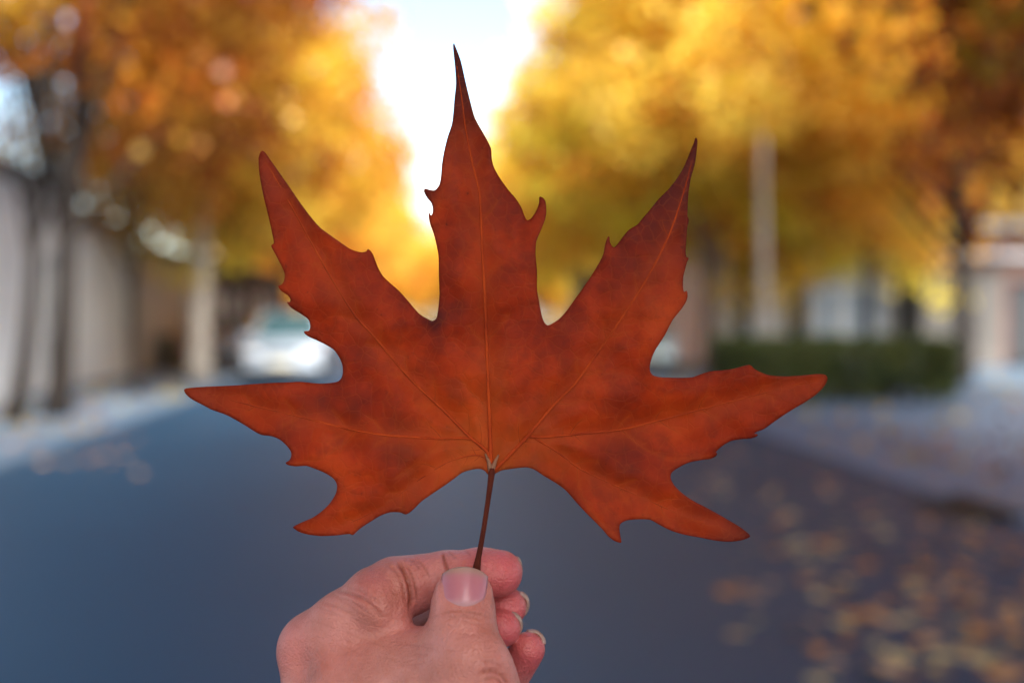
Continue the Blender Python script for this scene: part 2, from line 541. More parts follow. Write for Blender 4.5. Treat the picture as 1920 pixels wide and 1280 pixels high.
tree(27.5, -4.75, 1, 'very thin dark trunk close beside the parked white car', r0=0.07, rot=0.9, sc=0.8, tint=br)
tree(33.5, -5.4, 3, 'orange tree behind the parked white car on the left', r0=0.16, rot=4.4, tint=(1.15, 0.95, 0.9))
for i, (s, ci) in enumerate(((41, 0), (49, 3), (58, 0), (68, 3), (80, 0), (94, 3), (110, 1))):
    tree(s, -5.1 if s < 50 else -4.6, ci, 'orange-yellow tree in the far left row, the %s' % ('one just beyond the orange tree', 'next one beyond that', 'third far one', 'fourth far one', 'fifth far one', 'sixth far one', 'last one')[i],
         r0=0.16, rot=i * 1.3, tint=(1.2, 1.0, 1.0), group=LEFT)
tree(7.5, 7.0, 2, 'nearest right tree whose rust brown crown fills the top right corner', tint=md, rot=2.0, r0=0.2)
tree(14.5, 10.2, 2, 'rust orange tree right of the hedge with its trunk beyond the frame', tint=(.95, .62, .42), rot=4.0, r0=0.15, crown_dz=0.8)
tree(24.0, 7.2, 3, 'tall pale white trunk rising behind the left end of the hedge', 'pale_bark', r0=0.11, rot=0.3, tint=br, hfork=8.5, crown_dz=1.0)
tree(29.0, 7.7, 1, 'narrow pale trunk left of the tall white trunk', 'pale_bark', r0=0.13, rot=1.7, tint=br, hfork=6.5, crown_dz=3.0, sc=0.9)
tree(28.6, 7.25, 1, 'pale brown trunk between the parked teal car and the hedge', 'mid_bark', r0=0.24, rot=3.3, tint=(1.15, 1.25, 1.1), cx=-1.0)
tree(30.0, 8.5, 0, 'dark trunk immediately left of the bright gap above the hedge', 'bark', r0=0.24, rot=5.0, tint=(1.15, 1.25, 1.1), crown_dz=-0.7)
tree(30.0, 10.0, 0, 'dark trunk immediately right of the bright gap above the hedge', 'bark', r0=0.24, rot=2.4, tint=br, crown_dz=-0.8)
for i, (s_, t_) in enumerate(((37.5, 12.5), (30.2, 12.0))):
    tree(s_, t_, (0, 1, 3, 0)[i], 'golden tree before the stone buildings, the %s' % ('one behind the blue shutters side', 'one over the right half of the hedge', 'one right of the doorway', 'one left of the doorway')[i], rot=i * 1.9, tint=br, r0=0.14, crown_dz=-0.9)
tree(24.5, 11.9, 0, 'dark trunk at the right end of the hedge', 'bark', r0=0.2, rot=1.4, tint=(1.0, .75, .55), cx=-1.0, crown_dz=0.3)
tree(27.0, 16.6, 2, 'rust coloured tree in front of the beige building, trunk beyond the frame', 'bark', r0=0.2, rot=0.4, tint=md, crown_dz=2.8)
for i, (s, ci) in enumerate(((33.5, 1), (40, 3), (48, 1), (57, 1), (67, 1), (79, 3), (93, 1), (110, 0))):
    tree(s, 6.7 if s < 50 else 6.0, ci, 'yellow tree in the far right row, the %s' % ('nearest one beyond the hedge', 'second one beyond the hedge', 'third one', 'fourth one', 'fifth one', 'sixth one', 'seventh one', 'last one')[i],
         r0=0.16, rot=i * 2.1 + 1, tint=(1.15, 1.2, 1.1), group=RIGHTG)
for i in range(10):
    tree(100 + (i % 2) * 4, -16 + i * 3.6, (0, 3, 1)[i % 3], 'golden tree closing the far end of the street, %s from the left' % ('first', 'second', 'third', 'fourth', 'fifth', 'sixth', 'seventh', 'eighth', 'ninth', 'last')[i], r0=0.16, rot=i * 1.1, tint=(1.1, 1.0, 1.0), group='trees closing the end of the street', sc=1.0, crown_dz=-1.9)

# ------------------------------------------------------------------ hedge
def make_hedge():
    rng = np.random.default_rng(5)
    root = empty('hedge', st(19.1, 6.95, 0.04), -PHI)
    tag(root, 'clipped dark green box hedge on the right pavement', 'hedge')
    n = 900
    Lx, Ly, Hz = 3.9, 1.4, 1.08
    C = np.column_stack([rng.uniform(-Lx / 2 + .1, Lx / 2 - .1, n), rng.uniform(-Ly / 2 + .1, Ly / 2 - .1, n), rng.uniform(0.12, Hz - .08, n)])
    # push most clumps to the faces
    for i in range(n):
        f = rng.integers(0, 6)
        if f == 0: C[i, 1] = -Ly / 2 + .08
        elif f == 1: C[i, 2] = Hz - .08
        elif f == 2: C[i, 0] = -Lx / 2 + .08
        elif f == 3: C[i, 0] = Lx / 2 - .08
        elif f == 4: C[i, 1] = Ly / 2 - .08
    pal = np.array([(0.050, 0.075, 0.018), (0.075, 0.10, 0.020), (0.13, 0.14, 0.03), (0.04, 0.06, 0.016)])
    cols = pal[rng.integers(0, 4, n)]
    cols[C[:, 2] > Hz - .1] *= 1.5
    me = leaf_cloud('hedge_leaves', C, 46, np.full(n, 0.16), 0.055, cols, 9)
    # no stray autumn colours on the hedge
    a = me.attributes['leaf_colour']
    buf = np.empty(len(a.data) * 4, np.float32); a.data.foreach_get('color', buf); buf = buf.reshape(-1, 4)
    red = buf[:, 0] > 0.16
    buf[red, :3] = (0.07, 0.09, 0.02)
    a.data.foreach_set('color', buf.ravel())
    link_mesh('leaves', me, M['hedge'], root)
    bm = bmesh.new()
    for i in range(12):
        x = -Lx / 2 + 0.25 + i * (Lx - .5) / 11
        for k in range(4):
            r = random.Random(i * 9 + k)
            tube(bm, [(x, 0, -0.02), (x + r.uniform(-.1, .1), r.uniform(-.3, .3), 0.4), (x + r.uniform(-.2, .2), r.uniform(-.55, .55), 0.85)], [0.03, 0.018, 0.006], 6)
    from_bm('stems', bm, M['bark'], root)
make_hedge()

# ------------------------------------------------------------------ cars
def make_car(label, body_mat, L=4.4, Wd=1.76, H=1.45):
    root = empty('parked_car', (0, 0, 0))
    tag(root, label, 'car')
    # lower body: side outline (y along the car, front at y=0), narrowed in plan towards both ends
    prof = [(0.00, 0.32), (0.00, 0.62), (0.10, 0.76), (0.95, 0.93), (1.15, 0.95), (L - 1.0, 0.97), (L - 0.12, 0.93), (L, 0.78), (L, 0.34), (L - 0.4, 0.24), (0.35, 0.22)]
    bm = bmesh.new()
    nx = 9
    rings = []
    for (y, z) in prof:
        row = []
        e = min(y, L - y)
        hw = Wd / 2 * (1 - 0.10 * math.exp(-e / 0.25))
        for i in range(nx):
            u = -1 + 2 * i / (nx - 1)
            side = abs(u) ** 6
            row.append(bm.verts.new((u * hw, y + (0.16 * u * u if y < 0.5 else (-0.14 * u * u if y > L - 0.5 else 0)), z - (0.05 * side if z > 0.7 else 0))))
        rings.append(row)
    for j in range(len(prof)):
        a, b = rings[j], rings[(j + 1) % len(prof)]
        for i in range(nx - 1):
            bm.faces.new((a[i], a[i + 1], b[i + 1], b[i]))
    bm.faces.new([r[0] for r in rings]); bm.faces.new([r[-1] for r in rings][::-1])
    o = from_bm('body', bm, body_mat, root)
    bv = o.modifiers.new('bevel', 'BEVEL'); bv.width = 0.03; bv.segments = 2; bv.limit_method = 'ANGLE'; bv.angle_limit = R(35)
    # cabin
    zb, zt = 0.94, H
    yb0, yb1, yt0, yt1 = 1.05, L - 0.75, 1.85, L - 1.35
    wb, wt = Wd / 2 - 0.06, Wd / 2 - 0.24
    def cab(bm, inset=0.0, top=True):
        b = [bm.verts.new(p) for p in ((-wb, yb0, zb), (wb, yb0, zb), (wb, yb1, zb), (-wb, yb1, zb))]
        t = [bm.verts.new(p) for p in ((-wt, yt0, zt - 0.03), (wt, yt0, zt - 0.03), (wt, yt1, zt - 0.02), (-wt, yt1, zt - 0.02))]
        for i in range(4):
            bm.faces.new((b[i], b[(i + 1) % 4], t[(i + 1) % 4], t[i]))
        bm.faces.new(t); bm.faces.new(b[::-1])
    bm = bmesh.new(); cab(bm)
    o = from_bm('roof', bm, body_mat, root)
    bv = o.modifiers.new('bevel', 'BEVEL'); bv.width = 0.06; bv.segments = 3
    def quad_on(name, pa, pb, pc, pd, m, fr=0.08, off=0.012):
        pa, pb, pc, pd = map(Vector, (pa, pb, pc, pd))
        c = (pa + pb + pc + pd) / 4
        n = (pb - pa).cross(pd - pa).normalized()
        if n.dot(c - Vector((0, L / 2, 0.9))) < 0: n = -n
        bm = bmesh.new()
        q = [p.lerp(c, fr) + n * off for p in (pa, pb, pc, pd)]
        q2 = [p - n * 0.02 for p in q]
        v = [bm.verts.new(p) for p in q]; v2 = [bm.verts.new(p) for p in q2]
        bm.faces.new(v); bm.faces.new(v2[::-1])
        for i in range(4): bm.faces.new((v[i], v2[i], v2[(i + 1) % 4], v[(i + 1) % 4]))
        return from_bm(name, bm, m, root)
    quad_on('windscreen', (-wb, yb0, zb), (wb, yb0, zb), (wt, yt0, zt - .03), (-wt, yt0, zt - .03), M['glass'], 0.10)
    quad_on('rear_window', (-wb, yb1, zb), (wb, yb1, zb), (wt, yt1, zt - .02), (-wt, yt1, zt - .02), M['glass'], 0.12)
    ym = (yb0 + yb1) / 2 + 0.05
    for sgn in (-1, 1):
        quad_on('side_window', (sgn * wb, yb0, zb), (sgn * wb, ym, zb), (sgn * wt, ym, zt - .03), (sgn * wt, yt0, zt - .03), M['glass'], 0.12)
        quad_on('side_window', (sgn * wb, ym, zb), (sgn * wb, yb1, zb), (sgn * wt, yt1, zt - .02), (sgn * wt, ym, zt - .03), M['glass'], 0.12)
        bm = bmesh.new(); box(bm, sgn * 0.62 - 0.19, sgn * 0.62 + 0.19, 0.02, 0.16, 0.60, 0.74, 0.03)
        from_bm('headlight', bm, M['lamp_glass'], root)
        bm = bmesh.new(); box(bm, sgn * 0.62 - 0.16, sgn * 0.62 + 0.16, L - 0.14, L - 0.015, 0.66, 0.82, 0.03)
        from_bm('tail_light', bm, M['frame_red'], root)
        bm = bmesh.new(); box(bm, sgn * (Wd / 2 + 0.07) - 0.09, sgn * (Wd / 2 + 0.07) + 0.09, 1.35, 1.43, 0.94, 1.07, 0.025)
        from_bm('wing_mirror', bm, body_mat, root)
        for yy in (0.85, L - 0.85):
            bm = bmesh.new()
            x0, x1 = sgn * (Wd / 2 - 0.19), sgn * (Wd / 2 + 0.012)
            tube(bm, [(x0, yy, 0.31), (x0 + (x1 - x0) * .1, yy, 0.31), (x0 + (x1 - x0) * .9, yy, 0.31), (x1, yy, 0.31)], [0.27, 0.31, 0.31, 0.28], 24)
            wh = from_bm('wheel', bm, M['rubber'], root)
            bm = bmesh.new()
            tube(bm, [(sgn * (Wd / 2 - 0.02), yy, 0.31), (sgn * (Wd / 2 + 0.02), yy, 0.31)], [0.2, 0.17], 20)
            from_bm('rim', bm, M['rim'], wh)
    bm = bmesh.new(); box(bm, -0.38, 0.38, -0.02, 0.08, 0.60, 0.72, 0.015)
    from_bm('grille', bm, M['grille'], root)
    bm = bmesh.new(); box(bm, -Wd / 2 + .12, Wd / 2 - .12, -0.04, 0.12, 0.27, 0.36, 0.03)
    from_bm('bumper', bm, M['grille'], root)
    bm = bmesh.new(); box(bm, -0.26, 0.26, -0.052, -0.036, 0.42, 0.53)
    from_bm('number_plate', bm, M['plate'], root)
    return root

c1 = make_car('white car parked at the left kerb beside the leaf', M['paint_white'], H=1.58)
c1.location = st(24.6, -3.1, 0); c1.rotation_euler = (0, 0, -PHI)
c2 = make_car('pale blue car mostly hidden behind the white car and the pale trunk', M['paint_blue'], H=1.4)
c2.location = st(31.5, -5.7, 0.05); c2.rotation_euler = (0, 0, -PHI)
c3 = make_car('pale teal car parked on the right, seen between leaf lobes', M['paint_teal'])
c3.location = st(28.2, 5.5, 0.05); c3.rotation_euler = (0, 0, -PHI)

# ------------------------------------------------------------------ the held leaf
OUT = [(490,283),(484,296),(486,327),(494,368),(503,404),(511,441),(513.5,456),(508.5,461),(514,472),(526,495),(534,513),(532.5,527),(528,533.5),(522,536.7),(528,545.7),(539,553),(545,561),(543,566),(538,566),(546,576.5),(564,588),(578.5,599),(582,612),(579,620),(569.6,622),(579,631),(592.5,637),(611,646),(626,655.6),(635.6,668.7),(642,683.7),(643,698.7),(640.5,708),(634.5,714.5),(622,717.5),(600,719),(562.5,715.6),(540,716.7),(510,717.5),(480,719.4),(442,722.4),(405,724),(367,726),(349,728),(345,731),(349.5,740),(360,749),(379,758.8),(397,768),(424,777.5),(442,787),(461,798),(480,810),(491,815),(510,817.6),(525,824),(538,835.6),(545.6,847),(545.6,856),(542,863),(535.5,867.5),(542,872),(555,874),(574,873),(592,878.8),(611,887),(626,897.5),(632,909),(630,924),(619,942.5),(604,957.5),(585,970.6),(566,979),(549.4,987.5),(553,992),(562.5,998),(577.5,1002.5),(600,1005),(630,1003.6),(654,1001),(661,1003),(667.5,997),(679,987.5),(697.5,976),(712.5,967),(731,960.5),(750,960.5),(761,964),(772.5,957),(791,939),(810,925.6),(832.5,910.6),(851,897.5),(866,886),(885,880),(900,878.8),(909,883),(915,890),(923,892),(930,887),(941,881.8),(964,878),(986,875.7),(1001,879.5),(1020,892),(1042,905),(1061,919),(1080,940.6),(1099,961),(1114,976),(1129,991),(1140,1004),(1151,1013),(1162,1017),(1165,1015.6),(1163.6,1006),(1161.4,991),(1163,982),(1174,975.5),(1196,973),(1219,974),(1237.5,984),(1260,995),(1286,1002.5),(1312,1007),(1339,1012.6),(1365,1015.6),(1387.5,1014),(1400,1010),(1407,1005),(1400,997),(1387.5,987.5),(1365,974),(1342.5,961),(1320,949),(1297.5,937),(1279,924),(1264,909),(1257.4,896),(1259,886),(1271,877),(1290,867.5),(1312,862.6),(1331,860),(1341,855.5),(1344.5,850),(1342,847),(1354,835.6),(1369,827),(1387.5,823),(1406,821.8),(1416,819),(1421,814.5),(1414,812),(1432.5,804),(1451,790.6),(1470,777.5),(1489,765.5),(1507.5,755),(1530,740),(1547,723),(1552.5,710),(1549,703),(1537.5,701),(1507.5,703.6),(1477.5,705.5),(1444,703.6),(1425,697),(1414,691),(1406,684),(1395,685.6),(1376,691),(1354,694),(1331,696),(1312,702),(1297.5,707),(1267.5,708),(1237.5,707),(1224,703),(1218.8,695),(1218.8,684),(1224,666),(1231,652),(1246.6,628),(1260.6,600.5),(1276.5,580.6),(1285.7,566.7),(1289,556.7),(1287.5,545),(1282.5,547),(1280.5,537),(1281.7,517),(1285.7,501),(1288.4,491),(1291.6,483.8),(1287,482),(1285.7,469),(1287.3,449),(1288.8,429),(1292,412.5),(1289.6,405),(1290.4,381),(1292.4,357.5),(1296.4,333.6),(1303,309.7),(1306.4,290),(1308.4,266),(1305,258),(1302,266),(1294,286),(1282.5,313.7),(1270.5,333.6),(1254.6,353.5),(1234.7,373.4),(1218.7,393.3),(1205,409),(1195,421),(1179,431),(1167,445),(1159,456),(1151,463.5),(1146,459),(1143,451),(1142,443),(1139,446),(1135,457),(1131,477),(1123,493),(1111,513),(1095,537),(1075,564.7),(1059,586.6),(1047.4,598.5),(1035.5,606.5),(1027,609.7),(1020.7,604.5),(1016,592.5),(1011.6,568.6),(1007,544.7),(1007,509),(1004.4,477),(1005.6,453),(1013.5,433),(1021.5,413),(1024.3,397),(1022.7,377.4),(1017.5,370.5),(1011.5,369.4),(1010.8,381),(1004.4,397),(995.6,410),(988.4,413),(983.7,405),(977.7,389.4),(967.7,373.4),(954,357.5),(938,335.6),(927,315.7),(922,298),(920.5,278),(908.6,254),(891,222.7),(883,195),(873.4,156),(863.7,113),(854,88),(850.4,82),(850,94),(853,125),(854.7,156),(852,184),(850,211),(847,234),(839,258),(832.4,285),(828.5,308.6),(826.6,332),(823.4,347.7),(815,357),(805,356),(797,354),(795.3,359.4),(801,371),(809,381),(811.7,392.6),(809,404),(804,398.4),(806,418),(813,437.5),(819,461),(822.5,481),(823,513),(824,549),(822.5,572),(820,590),(818,597),(811,601.5),(804,599),(786,588),(768,567.5),(750,547),(732,531),(718,517.6),(709,502),(702,483.6),(698,474.6),(690,467),(686.5,471.4),(677.5,473),(659,468),(641,456.5),(618.6,440.6),(600,427),(582,406.6),(559.7,377),(541.6,350),(519,318),(505,298),(496,285)]
VEINS = [  # (width mm at base, width at end, points)
    (1.5, 0.3, [(921,884),(919,820),(916,740),(912,640),(908,540),(904,470),(899,363),(887,312),(873,242),(866,185),(857,125)]),
    (1.4, 0.28, [(919,876),(915,849),(901,835),(881,819),(829,766),(780,721),(742.5,680),(705,635),(667.5,594),(620,520),(570,430),(525,350),(500,305)]),
    (1.0, 0.25, [(889,824),(870,821),(821,822),(724,816),(667,807),(592,789),(517,770),(461,757),(375,733)]),
    (0.6, 0.2, [(914,868),(907,857),(893,853),(874,855),(836,868),(780,903),(724,945),(650,982),(580,992)]),
    (1.5, 0.28, [(926,882),(937.5,871),(990,817),(1038.8,758.8),(1080,717.5),(1117.5,665),(1162.5,601),(1210,528),(1255,440),(1285,350),(1302,285)]),
    (1.0, 0.25, [(990,818),(1020,819),(1087.5,813),(1162.5,805.6),(1218.8,792.5),(1275,777.5),(1350,758),(1450,732),(1535,710)]),
    (0.7, 0.2, [(1001,820),(1050,850.6),(1087.5,878.8),(1162.5,914),(1218.8,938.8),(1294,972),(1387,1003)]),
]
SEC = {0: [], 1: [], 2: [], 3: [], 4: [], 5: [], 6: []}
SEC[6].append([(1083,876),(1083,900),(1088,925),(1117,972),(1158,1008)])
SEC[5].append([(1166,806),(1185,824),(1210,842),(1256,862),(1330,856)])
SEC[2].append([(825,822),(812,840),(780,871),(745,895)])
SEC[2].append([(667,807),(648,830),(600,860),(548,870)])

def catmull(P, sub=3, closed=True):
    P = [np.array(p, float) for p in P]
    n = len(P); out = []
    rng = range(n) if closed else range(n - 1)
    for i in rng:
        if closed: p0, p1, p2, p3 = P[i - 1], P[i], P[(i + 1) % n], P[(i + 2) % n]
        else: p0, p1, p2, p3 = P[max(i - 1, 0)], P[i], P[i + 1], P[min(i + 2, n - 1)]
        c = np.linalg.norm(p2 - p1)
        m1 = (p2 - p0); m2 = (p3 - p1)
        m1 = m1 / (np.linalg.norm(m1) + 1e-6) * c; m2 = m2 / (np.linalg.norm(m2) + 1e-6) * c
        for k in range(sub):
            t = k / sub
            h1 = 2*t**3 - 3*t**2 + 1; h2 = -2*t**3 + 3*t**2; h3 = t**3 - 2*t**2 + t; h4 = t**3 - t**2
            out.append(p1*h1 + p2*h2 + m1*h3*0.8 + m2*h4*0.8)
    if not closed: out.append(P[-1])
    return np.array(out)

def seg_dist(Q, line):
    """distance from points Q (n,2) to a polyline, plus the fraction along it"""
    best = np.full(len(Q), 1e9); par = np.zeros(len(Q))
    L = np.asarray(line, float); m = len(L) - 1
    for i in range(m):
        a, b = L[i], L[i + 1]; d = b - a
        h = np.clip(((Q - a) @ d) / (d @ d + 1e-9), 0, 1)
        dd = np.linalg.norm(Q - a - h[:, None] * d, axis=1)
        k = dd < best
        best[k] = dd[k]; par[k] = (i + h[k]) / m
    return best, par

def inside(Q, poly):
    x, y = Q[:, 0], Q[:, 1]; ins = np.zeros(len(Q), bool)
    n = len(poly); j = n - 1
    for i in range(n):
        xi, yi = poly[i]; xj, yj = poly[j]
        c = ((yi > y) != (yj > y)) & (x < (xj - xi) * (y - yi) / (yj - yi + 1e-12) + xi)
        ins ^= c; j = i
    return ins

def leaf_depth(px, py):
    """millimetres behind the leaf plane: the gentle buckle of the dried blade"""
    u, v = (px - 921) / 600.0, (885 - py) / 600.0
    d = 3.2 * u * u * 2 + 2.0 * math.sin(3.1 * u + 1.2 * v) + 1.6 * math.sin(5.3 * v + 2.1 * u + 0.6) - 1.2
    d += 2.8 * noise.noise(Vector((px / 130.0, py / 130.0, 3.3))) + 0.9 * noise.noise(Vector((px / 45.0, py / 45.0, 8.1)))
    return d

def vein_profile(Q):
    """0..1 closeness to the main ribs"""
    d = np.full(len(Q), 1e9)
    for w0, w1, pts in VEINS:
        dd, _ = seg_dist(Q, pts); d = np.minimum(d, dd)
    return d

rs = random.Random(77)
for vi, (w0, w1, pts) in enumerate(VEINS):
    C = catmull(pts, 4, False)
    L = len(C)
    step = 5
    for k in range(7, L - 4, step):
        for sg in (-1, 1):
            d = C[min(k + 1, L - 1)] - C[k - 1]; d /= np.linalg.norm(d)
            nrm = np.array((-d[1], d[0])) * sg
            ln = (75 if vi == 0 else 60) * (1 - 0.6 * k / L) * rs.uniform(0.7, 1.25)
            p = C[k] + d * sg * 4
            line = [tuple(p)]
            ang = 0.75
            for q in range(4):
                dirn = d * math.sin(ang) * 0.8 + nrm * math.cos(ang)
                p = p + dirn * ln / 4
                line.append(tuple(p)); ang += 0.12
            SEC[vi].append(line)

outline = catmull(OUT, 3)
def leaf_point(px, py, dy=0.0):
    y = leaf_depth(px, py)
    return loc(px, py, y + dy)

def build_leaf():
    root = empty('autumn_leaf', (0, 0, 0))
    root.matrix_world = HM
    tag(root, 'large rust red seven-pointed leaf held up by its stem in the hand', 'leaf')
    sp = 5.2
    xs = np.arange(345, 1555, sp); ys = np.arange(80, 1020, sp * 0.866)
    G = np.array([(x + (sp / 2 if j % 2 else 0), y) for j, y in enumerate(ys) for x in xs])
    G = G[inside(G, outline)]
    de, _ = seg_dist(G, np.vstack([outline, outline[:1]]))
    G = G[de > 3.0]
    n = len(outline)
    V = [Vector(p) for p in outline] + [Vector(p) for p in G]
    E = [(i, (i + 1) % n) for i in range(n)]
    vo, eo, fo, _, _, _ = delaunay_2d_cdt(V, E, [], 1, 1e-5)
    Q = np.array([(v.x, v.y) for v in vo])
    F = np.array([f for f in fo if len(f) == 3])
    cen = Q[F].mean(1)
    F = F[inside(cen, outline)]
    de, _ = seg_dist(Q, np.vstack([outline, outline[:1]]))
    dv = vein_profile(Q)
    P = np.array([leaf_point(x, y) for x, y in Q])
    # the ribs sit in shallow valleys of the blade
    P[:, 1] += 0.0011 * np.exp(-(dv / 22.0) ** 2)
    sec_d = np.full(len(Q), 1e9)
    for vi in SEC:
        for l in SEC[vi]:
            dd, _ = seg_dist(Q, l); sec_d = np.minimum(sec_d, dd)
    P[:, 1] += 0.00022 * np.exp(-(sec_d / 7.0) ** 2)
    dr_ = np.hypot((Q[:, 0] - 921), (Q[:, 1] - 885))
    tip = np.zeros(len(Q))
    for (tx, ty, rr, a) in ((852, 110, 170, 1.0), (1300, 290, 210, 0.9), (490, 290, 110, 0.3), (350, 735, 110, 0.35), (800, 358, 26, 0.8), (815, 600, 20, 0.9), (1405, 1005, 50, 0.6), (1150, 560, 0.1, 0), (925, 262, 30, 0.5)):
        tip = np.maximum(tip, a * np.exp(-((Q[:, 0] - tx) ** 2 + (Q[:, 1] - ty) ** 2) / (rr * rr)))
    me = np_mesh('blade', P, F, {'edge': np.exp(-de / 5.0), 'rib': np.exp(-(dv / 26.0) ** 1.3), 'tip': tip,
                                  'sec': np.exp(-(sec_d / 4.5) ** 2), 'heart': np.exp(-(dr_ / 120.0) ** 2)})
    g = NG('leaf_blade')
    n1 = g.noise(34, 6, 0.6)      # object space in metres: ~4 cm mottles
    n2 = g.noise(105, 6, 0.65)
    n3 = g.noise(420, 4, 0.7)
    c = g.ramp(n1, [(0.34, (0.24, 0.019, 0.009)), (0.45, (0.38, 0.029, 0.006)), (0.56, (0.52, 0.047, 0.007)), (0.68, (0.64, 0.077, 0.010))])
    blot = g.ramp(n2, [(0.47, (0, 0, 0)), (0.60, (1, 1, 1))])
    mm = g.n('Math', operation='MULTIPLY'); g.l(blot, mm.inputs[0]); mm.inputs[1].default_value = 0.3
    c = g.mix(mm.outputs[0], c, (0.095, 0.016, 0.012))
    ribf = g.n('Math', operation='MULTIPLY'); g.l(g.attr('rib'), ribf.inputs[0]); ribf.inputs[1].default_value = 0.55
    c = g.mix(ribf.outputs[0], c, (0.52, 0.065, 0.009))
    secf = g.n('Math', operation='MULTIPLY'); g.l(g.attr('sec'), secf.inputs[0]); secf.inputs[1].default_value = 0.32
    c = g.mix(secf.outputs[0], c, (0.56, 0.085, 0.010))
    hf = g.n('Math', operation='MULTIPLY'); g.l(g.attr('heart'), hf.inputs[0]); hf.inputs[1].default_value = 0.45
    hn = g.n('Math', operation='MULTIPLY'); g.l(hf.outputs[0], hn.inputs[0]); g.l(n2, hn.inputs[1])
    c = g.mix(hn.outputs[0], c, (0.74, 0.22, 0.02))
    tf = g.n('Math', operation='MULTIPLY'); g.l(g.attr('tip'), tf.inputs[0]); tf.inputs[1].default_value = 0.85
    c = g.mix(tf.outputs[0], c, (0.040, 0.010, 0.016))
    ef = g.n('Math', operation='MULTIPLY'); g.l(g.attr('edge'), ef.inputs[0]); ef.inputs[1].default_value = 0.45
    c = g.mix(ef.outputs[0], c, (0.12, 0.012, 0.008))
    # fine vein net
    tc = g.n('TexCoord'); vor = g.n('TexVoronoi', feature='DISTANCE_TO_EDGE')
    vor.inputs['Scale'].default_value = 240
    wv = g.n('VectorMath', operation='ADD'); nzc = g.n('TexNoise'); nzc.inputs['Scale'].default_value = 120
    g.l(tc.outputs['Object'], nzc.inputs['Vector'])
    sc_ = g.n('VectorMath', operation='SCALE'); g.l(nzc.outputs['Color'], sc_.inputs[0]); sc_.inputs['Scale'].default_value = 0.004
    g.l(tc.outputs['Object'], wv.inputs[0]); g.l(sc_.outputs[0], wv.inputs[1]); g.l(wv.outputs[0], vor.inputs['Vector'])
    net = g.ramp(vor.outputs['Distance'], [(0.0, (1, 1, 1)), (0.07, (0, 0, 0))])
    nf = g.n('Math', operation='MULTIPLY'); g.l(net, nf.inputs[0]); nf.inputs[1].default_value = 0.16
    c = g.mix(nf.outputs[0], c, (0.50, 0.10, 0.02))
    sp_ = g.ramp(n3, [(0.66, (0, 0, 0)), (0.74, (1, 1, 1))])
    sf = g.n('Math', operation='MULTIPLY'); g.l(sp_, sf.inputs[0]); sf.inputs[1].default_value = 0.5
    c = g.mix(sf.outputs[0], c, (0.07, 0.012, 0.008))
    g.base(c); g.rough(0.5)
    g.p.inputs['Specular IOR Level'].default_value = 0.15
    ha = g.n('Math', operation='MULTIPLY_ADD'); g.l(net, ha.inputs[0]); ha.inputs[1].default_value = -0.5; g.l(n3, ha.inputs[2])
    g.bump(ha.outputs[0], 0.35, 0.0004)
    tr = g.n('BsdfTranslucent')
    g.l(g.mix(1.0, c, (1.0, 0.75, 0.55), 'MULTIPLY'), tr.inputs['Color'])
    mx = g.n('MixShader'); mx.inputs[0].default_value = 0.45
    g.l(g.p.outputs[0], mx.inputs[1]); g.l(tr.outputs[0], mx.inputs[2]); g.l(mx.outputs[0], g.out.inputs['Surface'])
    b = link_mesh('blade', me, g.m, root, True)
    so = b.modifiers.new('thickness', 'SOLIDIFY'); so.thickness = 0.0003; so.offset = 0
    # ribs
    mv = simple_mat('leaf_vein', (0.22, 0.022, 0.007), (0.46, 0.060, 0.010), 90, 0.75)
    mv.node_tree.nodes['Principled BSDF'].inputs['Specular IOR Level'].default_value = 0.08
    def ribbon(bm, line, w0, w1, lift):
        pts, rad = [], []
        C = catmull(line, 3, False)
        C = [q for q in C]
        for i, q in enumerate(C):
            f = i / (len(C) - 1)
            y0 = leaf_depth(*q)
            dmain = vein_profile(np.array([q]))[0]
            yy = y0 + 1.1 * math.exp(-(dmain / 22.0) ** 2)
            wr = w0 + (w1 - w0) * f
            pts.append(Vector(loc(q[0], q[1], yy + 0.15 + wr * lift))); rad.append(wr / 2000)
        tube(bm, pts, rad, 6)
    for vi, (w0, w1, pts) in enumerate(VEINS):
        bm = bmesh.new()
        ribbon(bm, pts, w0 * 0.95, w1 * 1.3, -0.38)
        for l in SEC[vi]:
            ok = inside(np.array(l), outline)
            l2 = []
            for p, k in zip(l, ok):
                if not k: break
                l2.append(p)
            if len(l2) >= 3: ribbon(bm, l2, 0.22, 0.10, -0.32)
        from_bm('vein', bm, mv, root, True)
    # stem
    sm = simple_mat('leaf_stem', (0.060, 0.010, 0.006), (0.11, 0.020, 0.010), 120, 0.8)
    sm.node_tree.nodes['Principled BSDF'].inputs['Specular IOR Level'].default_value = 0.15
    bm = bmesh.new()
    S = [(923, 878, 0.5, .7), (922, 886, 0.1, 1.1), (919.5, 905, 0, 0.95), (915.5, 935, 0, 0.82), (908, 985, 0, .8), (902, 1020, 0, .85), (897, 1045, -0.2, .95), (894, 1062, -0.2, 1.25), (891, 1078, 0, 1.5), (888, 1094, 0.4, 1.45), (886, 1104, 0.6, .9)]
    tube(bm, [Vector(loc(a, b_, y - (0.6 if b_ < 890 else 0) + leaf_depth(922, 886) * max(0, 1 - max(0, b_ - 886) / 150))) for a, b_, y, _ in S], [r / 1000 for *_, r in S], 12)
    from_bm('stem', bm, sm, root, True)
    bm = bmesh.new()
    S = [(910, 850, 0.25), (916, 864, .6), (920, 878, 1.0), (922, 888, 1.3), (924, 878, 1.0), (928, 866, .6), (935, 852, .25)]
    tube(bm, [Vector(loc(a, b_, leaf_depth(a, b_) + 0.3)) for a, b_, r in S], [r / 1000 for *_, r in S], 8)
    from_bm('stem_base', bm, simple_mat('pale_stem_base', (0.16, 0.06, 0.03), (0.30, 0.13, 0.07), 300, 0.6), root, True)
build_leaf()

